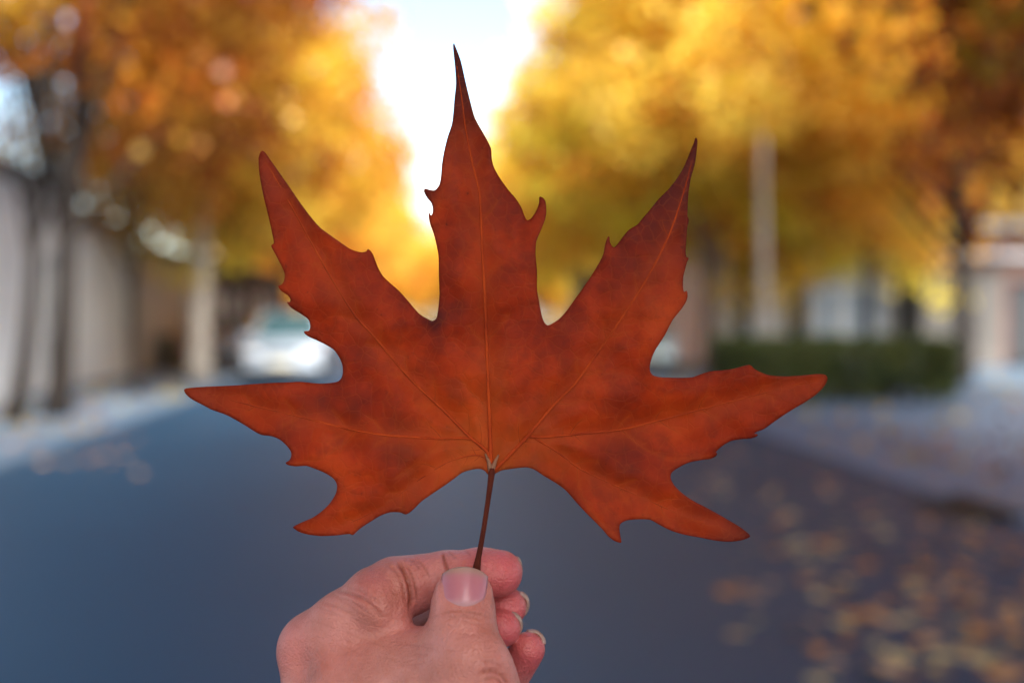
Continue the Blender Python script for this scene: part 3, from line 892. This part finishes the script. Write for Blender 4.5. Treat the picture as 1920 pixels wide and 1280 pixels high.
# ------------------------------------------------------------------ the hand
def sdf_cone(X, Y, Z, a, b, ra, rb, flat=None):
    ba = b - a; bb = ba @ ba + 1e-9
    px, py, pz = X - a[0], Y - a[1], Z - a[2]
    h = np.clip((px * ba[0] + py * ba[1] + pz * ba[2]) / bb, 0, 1)
    px = px - h * ba[0]; py = py - h * ba[1]; pz = pz - h * ba[2]
    if flat is not None:
        nrm, k = flat
        q = (px * nrm[0] + py * nrm[1] + pz * nrm[2]) * (1 / k - 1)
        px = px + q * nrm[0]; py = py + q * nrm[1]; pz = pz + q * nrm[2]
    return np.sqrt(px * px + py * py + pz * pz) - (ra + (rb - ra) * h)

def smin(a, b, k):
    h = np.clip(0.5 + 0.5 * (b - a) / k, 0, 1)
    return b + (a - b) * h - k * h * (1 - h)

def hp(px, py, y):
    return loc(px, py, y) * 1000      # millimetres

def surface_nets(Fv, xs, ys, zs):
    ins = Fv < 0
    nx, ny, nz = Fv.shape
    cnt = np.zeros((nx - 1, ny - 1, nz - 1), np.int8)
    corners = [(i, j, k) for i in (0, 1) for j in (0, 1) for k in (0, 1)]
    for i, j, k in corners:
        cnt += ins[i:nx - 1 + i, j:ny - 1 + j, k:nz - 1 + k]
    act = (cnt > 0) & (cnt < 8)
    I, J, K = np.nonzero(act)
    vid = np.full(act.shape, -1, np.int32); vid[I, J, K] = np.arange(len(I))
    acc = np.zeros((len(I), 3)); num = np.zeros(len(I))
    for c1 in corners:
        for ax in range(3):
            if c1[ax]: continue
            c2 = list(c1); c2[ax] = 1
            f1 = Fv[I + c1[0], J + c1[1], K + c1[2]]; f2 = Fv[I + c2[0], J + c2[1], K + c2[2]]
            m = (f1 < 0) != (f2 < 0)
            t = np.where(m, f1 / np.where(m, f1 - f2, 1), 0)
            p1 = np.stack([xs[I + c1[0]], ys[J + c1[1]], zs[K + c1[2]]], 1)
            p2 = np.stack([xs[I + c2[0]], ys[J + c2[1]], zs[K + c2[2]]], 1)
            acc += np.where(m[:, None], p1 + (p2 - p1) * t[:, None], 0); num += m
    P = acc / num[:, None]
    quads = []
    for ax in range(3):
        sl1 = [slice(None)] * 3; sl2 = [slice(None)] * 3
        sl1[ax] = slice(0, -1); sl2[ax] = slice(1, None)
        a, b = ins[tuple(sl1)], ins[tuple(sl2)]
        X = np.nonzero(a != b)
        o1, o2 = [(1, 2), (2, 0), (0, 1)][ax]
        ok = (X[o1] > 0) & (X[o2] > 0) & (X[o1] < Fv.shape[o1] - 1) & (X[o2] < Fv.shape[o2] - 1)
        X = [x[ok] for x in X]
        def at(d1, d2):
            Y = [x.copy() for x in X]; Y[o1] = Y[o1] - d1; Y[o2] = Y[o2] - d2
            return vid[tuple(Y)]
        q = np.stack([at(1, 1), at(0, 1), at(0, 0), at(1, 0)], 1)
        flip = ~a[tuple(X)]
        q[flip] = q[flip][:, ::-1]
        quads.append(q)
    return P, np.vstack(quads)

TH_TIP = hp(869, 1108, -7.5); TH_IP = hp(867, 1168, -10.5)
def build_hand():
    unit = lambda v: np.array(v, float) / np.linalg.norm(v)
    V = lambda a, b: unit(b - a)
    # joints, in photograph pixels and millimetres of depth
    palm = [  # a, b, ra, rb
        (hp(598, 1232, 12), hp(650, 1700, -8), 12, 15),       # index metacarpal
        (hp(600, 1300, 26), hp(670, 1720, 4), 11.5, 14),
        (hp(612, 1400, 36), hp(700, 1740, 12), 11, 13.5),
        (hp(640, 1490, 42), hp(735, 1750, 18), 10, 13),
        (hp(900, 1330, -17), hp(745, 1640, -14), 12.5, 17),     # thumb metacarpal
        (hp(850, 1300, -9), hp(760, 1520, 0), 14, 18),          # thenar
        (hp(665, 1262, 6), hp(800, 1285, -6), 12.5, 13.5), (hp(705, 1226, 3), hp(835, 1222, -7), 6.8, 7.6),      # first web
        (hp(640, 1300, 6), hp(790, 1340, -4), 15, 15),
        (hp(650, 1400, 10), hp(800, 1430, -4), 18, 17),
        (hp(680, 1550, 8), hp(780, 1560, 0), 19, 18),
        (hp(690, 1720, 2), hp(735, 1790, 0), 21, 21),           # wrist
    ]
    wr = hp(715, 1770, 0)
    elbow = np.array((-75.0, -400.0, -420.0))
    fore = [(wr, wr + (elbow - wr) * 0.3, 21.5, 25), (wr + (elbow - wr) * 0.3, wr + (elbow - wr) * 0.75, 25, 36), (wr + (elbow - wr) * 0.75, elbow, 36, 38)]
    fwd = np.array((0, 1.0, 0))
    index = [
        (hp(590, 1210, 12), hp(648, 1172, 9), 10.8, 11.0),
        (hp(648, 1172, 9), hp(706, 1126, 7), 11.0, 10.2),
        (hp(706, 1120, 6.5), hp(742, 1104, 7.5), 9.8, 8.8),     # PIP
        (hp(712, 1136, 2.0), hp(733, 1142, 3.0), 7.8, 6.6), (hp(756, 1110, 12), hp(800, 1094, 12), 8.6, 7.8),     # soft pad of the first phalanx
        (hp(742, 1092, 10), hp(836, 1078, 10), 8.6, 7.4),
        (hp(836, 1078, 10), hp(900, 1072, 9.0), 7.3, 7.35),
        (hp(900, 1072, 9.0), hp(938, 1073, 9.6), 7.3, 7.0),
        (hp(905, 1076, 7.6), hp(935, 1078, 8.0), 6.5, 6.2),     # pad
    ]
    middle = [
        (hp(600, 1298, 28), hp(740, 1195, 38), 11, 9.6),
        (hp(740, 1195, 38), hp(870, 1142, 29), 9.2, 7.6),
        (hp(870, 1140, 27), hp(950, 1137, 15), 7.3, 6.4),
    ]
    ring = [
        (hp(612, 1398, 36), hp(770, 1290, 44), 10.5, 9.2),
        (hp(770, 1290, 44), hp(870, 1200, 27), 8.8, 7.2),
        (hp(870, 1196, 23), hp(940, 1177, 9), 6.8, 6.1),
    ]
    pinky = [
        (hp(640, 1488, 42), hp(800, 1410, 46), 9.5, 8.0),
        (hp(800, 1410, 46), hp(925, 1320, 26), 7.6, 6.6),
        (hp(925, 1320, 24), hp(990, 1216, 11), 6.6, 5.5),
    ]
    thumb = [
        (hp(890, 1330, -17), hp(884, 1250, -16.5), 12.2, 11.6),
        (hp(885, 1255, -16), hp(870, 1180, -11.5), 10.9, 9.3),
        (TH_IP, hp(868, 1130, -8.5), 9.1, 8.7),
        (hp(868, 1130, -8.5), hp(869, 1112, -7.6), 8.7, 8.0),
    ]
    tflat = (unit((0, 1, 0.12)), 0.80)
    xs = np.concatenate([np.arange(-150, -82, 3.0), np.arange(-82, 14, 0.45), np.arange(14, 40, 3.0)])
    ys = np.concatenate([np.arange(-450, -34, 4.0), np.arange(-34, 40, 0.5), np.arange(40, 70, 1.5)])
    zs = np.concatenate([np.arange(-470, -125, 4.0), np.arange(-125, -108, 1.0), np.arange(-108, -62, 0.45)])
    xs, ys, zs = (a.astype(np.float32) for a in (xs, ys, zs))
    shape = (len(xs), len(ys), len(zs))
    def field(prims, k, flats=None):
        Fd = np.full(shape, 60.0, np.float32)
        for n, (a, b, ra, rb) in enumerate(prims):
            m = max(ra, rb) + 16
            lo, hi = np.minimum(a, b) - m, np.maximum(a, b) + m
            i0, i1 = np.searchsorted(xs, (lo[0], hi[0])); j0, j1 = np.searchsorted(ys, (lo[1], hi[1])); k0, k1 = np.searchsorted(zs, (lo[2], hi[2]))
            X, Y, Z = np.meshgrid(xs[i0:i1], ys[j0:j1], zs[k0:k1], indexing='ij')
            d = sdf_cone(X, Y, Z, a.astype(np.float32), b.astype(np.float32), ra, rb, flats)
            sub = Fd[i0:i1, j0:j1, k0:k1]
            Fd[i0:i1, j0:j1, k0:k1] = smin(sub, d, k)
        return Fd
    Fp = field(palm + fore, 7.0)
    tot = None
    for prims, k, fl, kp in ((index, 2.6, None, 6.0), (middle, 3, None, 5.0), (ring, 3, None, 5.0), (pinky, 3, None, 5.0), (thumb, 4.0, tflat, 8.0)):
        g = smin(field(prims, k, fl), Fp, kp)
        tot = g if tot is None else smin(tot, g, 0.5)
        del g
    P, Q = surface_nets(tot, xs, ys, zs)
    del tot, Fp
    # relax
    E = np.vstack([Q[:, [0, 1]], Q[:, [1, 2]], Q[:, [2, 3]], Q[:, [3, 0]]])
    deg = np.bincount(E.ravel(), minlength=len(P)).astype(float)
    for it in range(4):
        s = np.zeros_like(P)
        for ax in range(3):
            s[:, ax] = np.bincount(E[:, 0], P[E[:, 1], ax], len(P)) + np.bincount(E[:, 1], P[E[:, 0], ax], len(P))
        P = P * 0.5 + 0.5 * s / np.maximum(deg, 1)[:, None]
    def normals(P):
        a, b = P[Q[:, 2]] - P[Q[:, 0]], P[Q[:, 3]] - P[Q[:, 1]]
        fn = np.cross(a, b)
        N = np.zeros_like(P)
        for k in range(4):
            for ax in range(3):
                N[:, ax] += np.bincount(Q[:, k], fn[:, ax], len(P))
        return N / (np.linalg.norm(N, axis=1)[:, None] + 1e-9)
    N = normals(P)
    D = D0 * 1000 + P[:, 1]
    PX = np.stack([960 + P[:, 0] / D * FP, 640 - P[:, 2] / D * FP], 1)
    view = -np.stack([P[:, 0], D, P[:, 2]], 1); view /= np.linalg.norm(view, axis=1)[:, None]
    front = np.clip((N * view).sum(1) * 2.5, 0, 1)
    disp = np.zeros(len(P)); crease = np.zeros(len(P))
    def groove(line, dep, wid, ymin=-99, ymax=99, colour=1.0):
        L = catmull(line, 3, False)
        m = (P[:, 1] > ymin) & (P[:, 1] < ymax) & (front > 0)
        idx = np.nonzero(m)[0]
        dd, par = seg_dist(PX[idx], L)
        fade = np.clip(np.minimum(par, 1 - par) * 6, 0.15, 1)
        g = np.exp(-(dd / wid) ** 2) * fade * front[idx]
        disp[idx] -= dep * 1.25 * g
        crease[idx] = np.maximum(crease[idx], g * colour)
    # index finger joint folds
    groove([(745,1050),(755,1065),(766,1090),(772,1120),(768,1150)], 0.9, 5.0, -3, 25)
    groove([(757,1052),(770,1072),(780,1100),(783,1130)], 0.4, 3.5, -3, 25, .6)
    groove([(724,1056),(744,1072),(756,1098),(760,1130)], 0.35, 4.0, -9, 25, .5)
    groove([(783,1048),(795,1062),(806,1082)], 0.2, 2.6, -3, 25, .6)
    groove([(768,1046),(780,1056),(788,1070)], 0.2, 2.6, -3, 25, .6)
    groove([(829,1034),(833,1048),(838,1064),(840,1080)], 0.55, 3.6, -3, 25, 1)
    groove([(838,1032),(848,1040),(857,1046)], 0.15, 2.0, -3, 25, .5)
    groove([(866,1028),(876,1036),(884,1044)], 0.12, 2.0, -3, 25, .4)
    # web folds
    groove([(625,1104),(655,1112),(685,1126),(708,1146),(722,1163)], 0.5, 4.5, -20, 25, .45)
    groove([(612,1114),(645,1122),(678,1140),(692,1150)], 0.15, 4.0, -20, 25, .2)
    groove([(640,1098),(672,1106),(700,1122),(716,1138)], 0.22, 3.5, -20, 25, .25)
    groove([(600,1128),(630,1136),(660,1152)], 0.18, 3.5, -20, 25, .3)
    # thumb joint folds
    groove([(826,1150),(850,1146),(880,1147),(908,1154)], 0.22, 2.8, -40, 0, .6)
    groove([(832,1158),(858,1154),(886,1156),(905,1162)], 0.16, 2.6, -40, 0, .4)
    groove([(895,1262),(920,1256),(942,1266),(955,1284)], 0.35, 4.0, -45, 5, .8)
    groove([(905,1274),(928,1270),(944,1282)], 0.3, 3.5, -45, 5, .7)
    groove([(900,1240),(925,1240),(945,1252)], 0.15, 3.0, -45, 5, .3)
    rg = random.Random(12)      # fine lines across the back of the hand, the first phalanx and the thumb
    for i in range(46):
        cx_, cy_ = rg.choice(((640, 1120), (600, 1160), (690, 1110), (800, 1065), (870, 1170), (865, 1200), (760, 1230), (680, 1200), (920, 1250), (800, 1075)))
        cx_ += rg.uniform(-45, 45); cy_ += rg.uniform(-28, 28)
        a_ = rg.uniform(0.1, 0.7) if cx_ < 730 else (1.2 + rg.uniform(-.2, .2) if cy_ < 1110 else rg.uniform(-0.25, 0.3))
        l_ = rg.uniform(10, 34)
        if cx_ > 790 and cy_ < 1146 and cy_ > 1050: continue
        groove([(cx_ - l_ * math.cos(a_), cy_ - l_ * math.sin(a_)), (cx_, cy_ + rg.uniform(-3, 3)), (cx_ + l_ * math.cos(a_), cy_ + l_ * math.sin(a_))], 0.09, 1.8, -50, 25, .22)
    # soft hollow between the knuckle and the thumb, tendon swell, nail fold
    def swell(cx, cy, rx, ry, amp, ymin=-99, ymax=99):
        m = (P[:, 1] > ymin) & (P[:, 1] < ymax)
        disp[m] += amp * np.exp(-((PX[m, 0] - cx) / rx) ** 2 - ((PX[m, 1] - cy) / ry) ** 2) * front[m]
    swell(558, 1250, 26, 48, -3.0); swell(700, 1100, 26, 22, 0.5, -20, 12); swell(890, 1235, 50, 28, 0.5, -45, 0); swell(820, 1108, 6, 30, 0.5, -45, 0); swell(919, 1108, 6, 30, 0.5, -45, 0); swell(868, 1147, 42, 6, 0.45, -45, 0)
    nz = np.array([noise.noise(Vector(p * 0.11)) for p in P])
    disp += 0.25 * nz * (P[:, 2] > -125)
    P = P + N * disp[:, None]
    # skin tone map
    def near(px, py, y, r):
        c = hp(px, py, y)
        return np.exp(-(np.linalg.norm(P - c, axis=1) / r) ** 2)
    red = np.zeros(len(P))
    for (x, y, d, r, a) in ((945,1075,6,11,1.0),(905,1070,4,10,.8),(860,1075,5,9,.45),(960,1140,11,11,.9),(950,1180,6,11,.95),(1000,1225,8,14,.85),(970,1270,12,14,.5),
                            (800,1085,5,12,.35),(700,1105,0,8,.35),(775,1150,5,12,.4),(545,1215,5,12,.30),(868,1120,-12,12,.25),(640,1230,0,14,.2),(930,1290,-20,14,.25)):
        red = np.maximum(red, a * near(x, y, d, r))
    me = np_mesh('hand', P / 1000, Q, {'red': red, 'crease': crease})
    g = NG('skin')
    n1 = g.noise(60, 4, 0.6); n2 = g.noise(700, 3, 0.6)
    c = g.ramp(n1, [(0.3, (0.38, 0.130, 0.098)), (0.5, (0.49, 0.190, 0.158)), (0.75, (0.60, 0.262, 0.240))])
    c = g.mix(g.attr('red'), c, (0.52, 0.07, 0.09))
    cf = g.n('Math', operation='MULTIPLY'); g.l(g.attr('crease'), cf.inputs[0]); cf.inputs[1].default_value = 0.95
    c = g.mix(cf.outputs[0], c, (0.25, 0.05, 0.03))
    ff = g.ramp(n2, [(0.35, (0, 0, 0)), (0.65, (1, 1, 1))])
    f2 = g.n('Math', operation='MULTIPLY'); g.l(ff, f2.inputs[0]); f2.inputs[1].default_value = 0.14
    c = g.mix(f2.outputs[0], c, (0.40, 0.15, 0.10))
    g.base(c); g.rough(0.42)
    g.p.inputs['Subsurface Weight'].default_value = 0.14
    g.p.inputs['Subsurface Radius'].default_value = (0.0030, 0.0012, 0.0006)
    g.p.inputs['Subsurface Scale'].default_value = 1.0
    tc = g.n('TexCoord'); vor = g.n('TexVoronoi'); vor.inputs['Scale'].default_value = 1100
    g.l(tc.outputs['Object'], vor.inputs['Vector'])
    ad = g.n('Math', operation='ADD'); g.l(vor.outputs['Distance'], ad.inputs[0]); g.l(n2, ad.inputs[1])
    v2 = g.n('TexVoronoi', feature='DISTANCE_TO_EDGE'); v2.inputs['Scale'].default_value = 520
    wc = g.n('TexNoise'); wc.inputs['Scale'].default_value = 260; g.l(tc.outputs['Object'], wc.inputs['Vector'])
    ws = g.n('VectorMath', operation='SCALE'); g.l(wc.outputs['Color'], ws.inputs[0]); ws.inputs['Scale'].default_value = 0.003
    wa = g.n('VectorMath', operation='ADD'); g.l(tc.outputs['Object'], wa.inputs[0]); g.l(ws.outputs[0], wa.inputs[1]); g.l(wa.outputs[0], v2.inputs['Vector'])
    ln = g.ramp(v2.outputs['Distance'], [(0.0, (0, 0, 0)), (0.16, (1, 1, 1))])
    a3 = g.n('Math', operation='MULTIPLY_ADD'); g.l(ln, a3.inputs[0]); a3.inputs[1].default_value = 0.55; g.l(ad.outputs[0], a3.inputs[2])
    g.bump(a3.outputs[0], 0.55, 0.0003)
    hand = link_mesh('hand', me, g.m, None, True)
    hand.matrix_world = HM
    tag(hand, 'left hand pinching the leaf stem between thumb and forefinger', 'hand')

    # fingernails
    g = NG('fingernail')
    tipa = g.attr('free_edge')
    c = g.mix(tipa, (0.42, 0.13, 0.18), (0.33, 0.20, 0.16))
    c = g.mix(g.attr('lunula'), c, (0.48, 0.25, 0.27))
    nn = g.noise(300, 4, 0.6); f2 = g.n('Math', operation='MULTIPLY'); g.l(nn, f2.inputs[0]); f2.inputs[1].default_value = 0.2
    c = g.mix(f2.outputs[0], c, (0.52, 0.34, 0.34))
    g.base(c); g.rough(0.32)
    g.p.inputs['Subsurface Weight'].default_value = 0.15
    g.p.inputs['Subsurface Radius'].default_value = (0.002, 0.001, 0.0006)
    g.bump(nn, 0.12, 0.0002)
    def nail(base, d, n, rad, half, L, thick=0.45, drop=0.6, under=0.35, free=0.78):
        """base: root of the nail on the finger surface; d along the finger, n outward"""
        d = unit(d); n = unit(n - (n @ d) * d); s = np.cross(d, n)
        nu, nv = 21, 25
        top = np.zeros((nv, nu, 3)); fe = np.zeros((nv, nu)); lu = np.zeros((nv, nu)); bot = np.zeros((nv, nu, 3))
        for j in range(nv):
            v = j / (nv - 1)
            for i in range(nu):
                u = -1 + 2 * i / (nu - 1)
                # rounded root and rounded free end
                vv = v * (1 - 0.16 * u * u) + (1 - v) * 0.20 * u * u if True else v
                hw = half * (0.90 + 0.12 * math.sin(min(1, v * 1.3) * math.pi / 2))
                ang = u * hw / rad
                p = base + d * (vv * L) + rad * (math.sin(ang) * s + (math.cos(ang) - 1) * n) - n * drop * (vv - 0.35) ** 2 * 2 - n * 0.5 * abs(u) ** 8
                nn_ = math.cos(ang) * n + math.sin(ang) * s
                sink = 0.9 * max(0, 0.10 - v) * 10 * 0.6
                top[j, i] = p + nn_ * (thick - sink)
                bot[j, i] = p - nn_ * under
                fe[j, i] = 1 / (1 + math.exp(-(vv - free - 0.02 * math.cos(u * 2)) * 26))
                lu[j, i] = max(0.45 / (1 + math.exp((vv - 0.22 + 0.15 * u * u) * 30)), 1.3 * math.exp(-(v / 0.09) ** 2))
        vt = top.reshape(-1, 3); vb = bot.reshape(-1, 3); n0 = len(vt)
        F = []
        for j in range(nv - 1):
            for i in range(nu - 1):
                a = j * nu + i
                F.append((a, a + 1, a + nu + 1, a + nu)); F.append((n0 + a, n0 + a + nu, n0 + a + nu + 1, n0 + a + 1))
        ring_ = [i for i in range(nu)] + [j * nu + nu - 1 for j in range(1, nv)] + [(nv - 1) * nu + i for i in range(nu - 2, -1, -1)] + [j * nu for j in range(nv - 2, 0, -1)]
        for k in range(len(ring_)):
            a, b = ring_[k], ring_[(k + 1) % len(ring_)]
            F.append((b, a, n0 + a, n0 + b))
        m2 = np_mesh('fingernail', np.vstack([vt, vb]) / 1000, np.array(F), {'free_edge': np.tile(fe.ravel(), 2), 'lunula': np.tile(lu.ravel(), 2)})
        o = link_mesh('fingernail', m2, g.m, None, True)
        o.parent = hand
        return o
    def surf(px, py):
        m = (np.hypot(PX2[:, 0] - px, PX2[:, 1] - py) < 3.2) & (P[:, 2] > -112)
        q = P[m]
        return q[q[:, 1] < q[:, 1].min() + 1.2].mean(0)
    D2 = D0 * 1000 + P[:, 1]
    PX2 = np.stack([960 + P[:, 0] / D2 * FP, 640 - P[:, 2] / D2 * FP], 1)
    b0, b1 = surf(867, 1137), surf(869, 1090)
    nail(b0, b1 - b0, np.array((-0.02, -1, 0.05)), 9.0, 7.2, 12.3, thick=0.72, drop=1.3, free=0.82)
    def tipnail(tip, d, n, r, half, L, over):
        d, n = unit(d), np.array(n, float); n = unit(n - (n @ d) * d)
        base = tip + n * (r * 0.78) - d * (L - r - over)
        nail(base, d, n, r * 1.0, half, L, thick=0.2, drop=1.9, under=1.6, free=0.80)
    tipnail(hp(936, 1073, 9.6), hp(938, 1073, 9.4) - hp(900, 1072, 8.6), (0.2, 0.95, 0.18), 6.9, 5.0, 12, 1.0)
    tipnail(hp(950, 1137, 15), hp(950, 1137, 15) - hp(870, 1140, 20), (0.2, 0.95, 0.25), 6.3, 4.6, 11, 0.6)
    tipnail(hp(940, 1177, 9), hp(940, 1177, 9) - hp(870, 1190, 14), (0.2, 0.95, 0.25), 6.0, 4.2, 10.5, 0.4)
    tipnail(hp(990, 1216, 11), hp(990, 1216, 11) - hp(940, 1290, 15), (0.3, 0.95, 0.1), 5.4, 3.9, 9.5, 0.6)
build_hand()

# ------------------------------------------------------------------ fallen leaves
def small_leaf_mesh(seed, colour):
    rng = random.Random(seed)
    pts = OUT[::9]
    V = [(0, 0, 0.004)]; n = len(pts)
    for (x, y) in pts:
        u, v = (x - 921) / 1200, (760 - y) / 1200
        r2 = u * u + v * v
        V.append((u, v, 0.004 + 0.10 * r2 + 0.02 * math.sin(9 * u + seed) + 0.016 * math.cos(7 * v + seed * 2)))
    F = [(0, i, i % n + 1) for i in range(1, n + 1)]
    me = np_mesh('fallen_leaf', np.array(V), np.array(F)[:, ::-1])
    me.materials.append(simple_mat('fallen_leaf_colour', tuple(c * 0.7 for c in colour), colour, 12, 0.6))
    return me
FL = {'pale yellow': [(0.84, 0.62, 0.26)], 'orange brown': [(0.80, 0.30, 0.04)], 'light tan': [(0.74, 0.44, 0.22)]}
meshes = {k: [small_leaf_mesh(i * 7 + j, c[0]) for j in range(3)] for i, (k, c) in enumerate(FL.items())}
rl = random.Random(4)
def ground_at(px, py):
    d = FWD * FP + RIGHT * (px - 960) + UP * (640 - py)
    return Vector((0, 0, CAMZ)) + d * (CAMZ / -d.z)
spots = [(1383,1067,0),(1408,1120,2),(1372,1190,2),(1392,1188,0),(1530,1115,0),(1548,1112,0),(1590,1090,0),(1625,1060,1),(1600,1155,1),(1612,1150,1),(1535,1170,2),(1650,1210,0),(1668,1170,2),(1722,1205,1),(1705,1270,1),(1620,1250,2),(1550,1272,0),(1530,1276,0),(1745,1130,2),(1800,1125,1),(1812,1132,1),(1890,1118,1),(1822,1172,1),(1890,1180,1),(1902,1215,0),(1480,965,0),(1500,1020,0),(1480,1025,0),(1570,1010,1),(1560,1018,1),(1612,1012,1),(1632,1030,1),(1645,1048,1),(1635,978,0),(1722,1030,1),(1735,1062,1),(1712,1080,1),(1800,1000,1),(1842,1018,1),(1880,1010,1),(1350,905,2),(1362,918,2),(1335,900,2),(1410,940,2),(1430,945,2),(1600,935,2),(1612,930,2),(1515,975,2),(1840,1235,0),(1760,1262,1),(1868,1268,1)]
for i in range(240):      # the drift thickens towards the right kerb
    x = 1250 + 690 * rl.random() ** 0.7; y = 835 + 450 * rl.random() ** 1.1
    if (x - 1250) / 670 + rl.random() * 0.5 < (y - 830) / 450 * 0.9: continue
    spots.append((x, y, rl.choice((0, 1, 1, 2, 2))))
for i in range(22):
    spots.append((20 + 260 * rl.random() ** 1.3, 815 + 75 * rl.random(), rl.choice((1, 2, 2))))
kinds = list(FL)
used = 0
for (x, y, k) in spots:
    p = ground_at(x, y)
    s_, t_ = p.x * SP + p.y * CP, p.x * CP - p.y * SP
    on_pave = t_ > 4.2 or t_ < -4.1
    if 4.1 < t_ < 4.4 or -4.3 < t_ < -4.0: continue
    kind = kinds[k]
    o = bpy.data.objects.new('fallen_leaf', meshes[kind][rl.randrange(3)])
    COL.objects.link(o)
    sc = rl.uniform(0.11, 0.18)
    o.location = (p.x, p.y, ((0.02 if t_ > 0 else 0.05) if on_pave else 0.0) + 0.003)
    o.rotation_euler = (rl.uniform(-.25, .25), rl.uniform(-.25, .25), rl.uniform(0, 6.28))
    o.scale = (sc, sc, sc)
    where = 'lying on the left pavement edge' if t_ < -3 else ('lying on the right pavement' if on_pave else ('lying on the near road by the bottom right edge' if p.y < 4.9 else 'lying on the road in the middle of the drift' if p.y < 6.8 else 'lying on the road in the far part of the drift'))
    tag(o, '%s fallen leaf %s' % (kind, where), 'leaf', '%s leaves %s' % (kind, where))
    used += 1

# distant leaf litter nobody could count
rng = np.random.default_rng(3)
Cn = []
for i in range(600):
    side = rng.random() < 0.45
    s_ = 10 + 55 * rng.random() ** 1.5
    t_ = (-4.3 - 2.6 * rng.random()) if side else (4.5 + 9 * rng.random())
    p = st(s_, t_, 0.075)
    Cn.append((p.x, p.y, p.z))
lit = leaf_cloud('leaf_litter', np.array(Cn), 2, np.full(600, 0.35), 0.11, PAL[rng.integers(0, 4, 600)] * 0.7, 8, flat=0.0)
lo = link_mesh('leaf_litter', lit, M['foliage'])
tag(lo, 'scattered brown and yellow leaf litter along both pavements', 'leaf litter', kind='stuff')
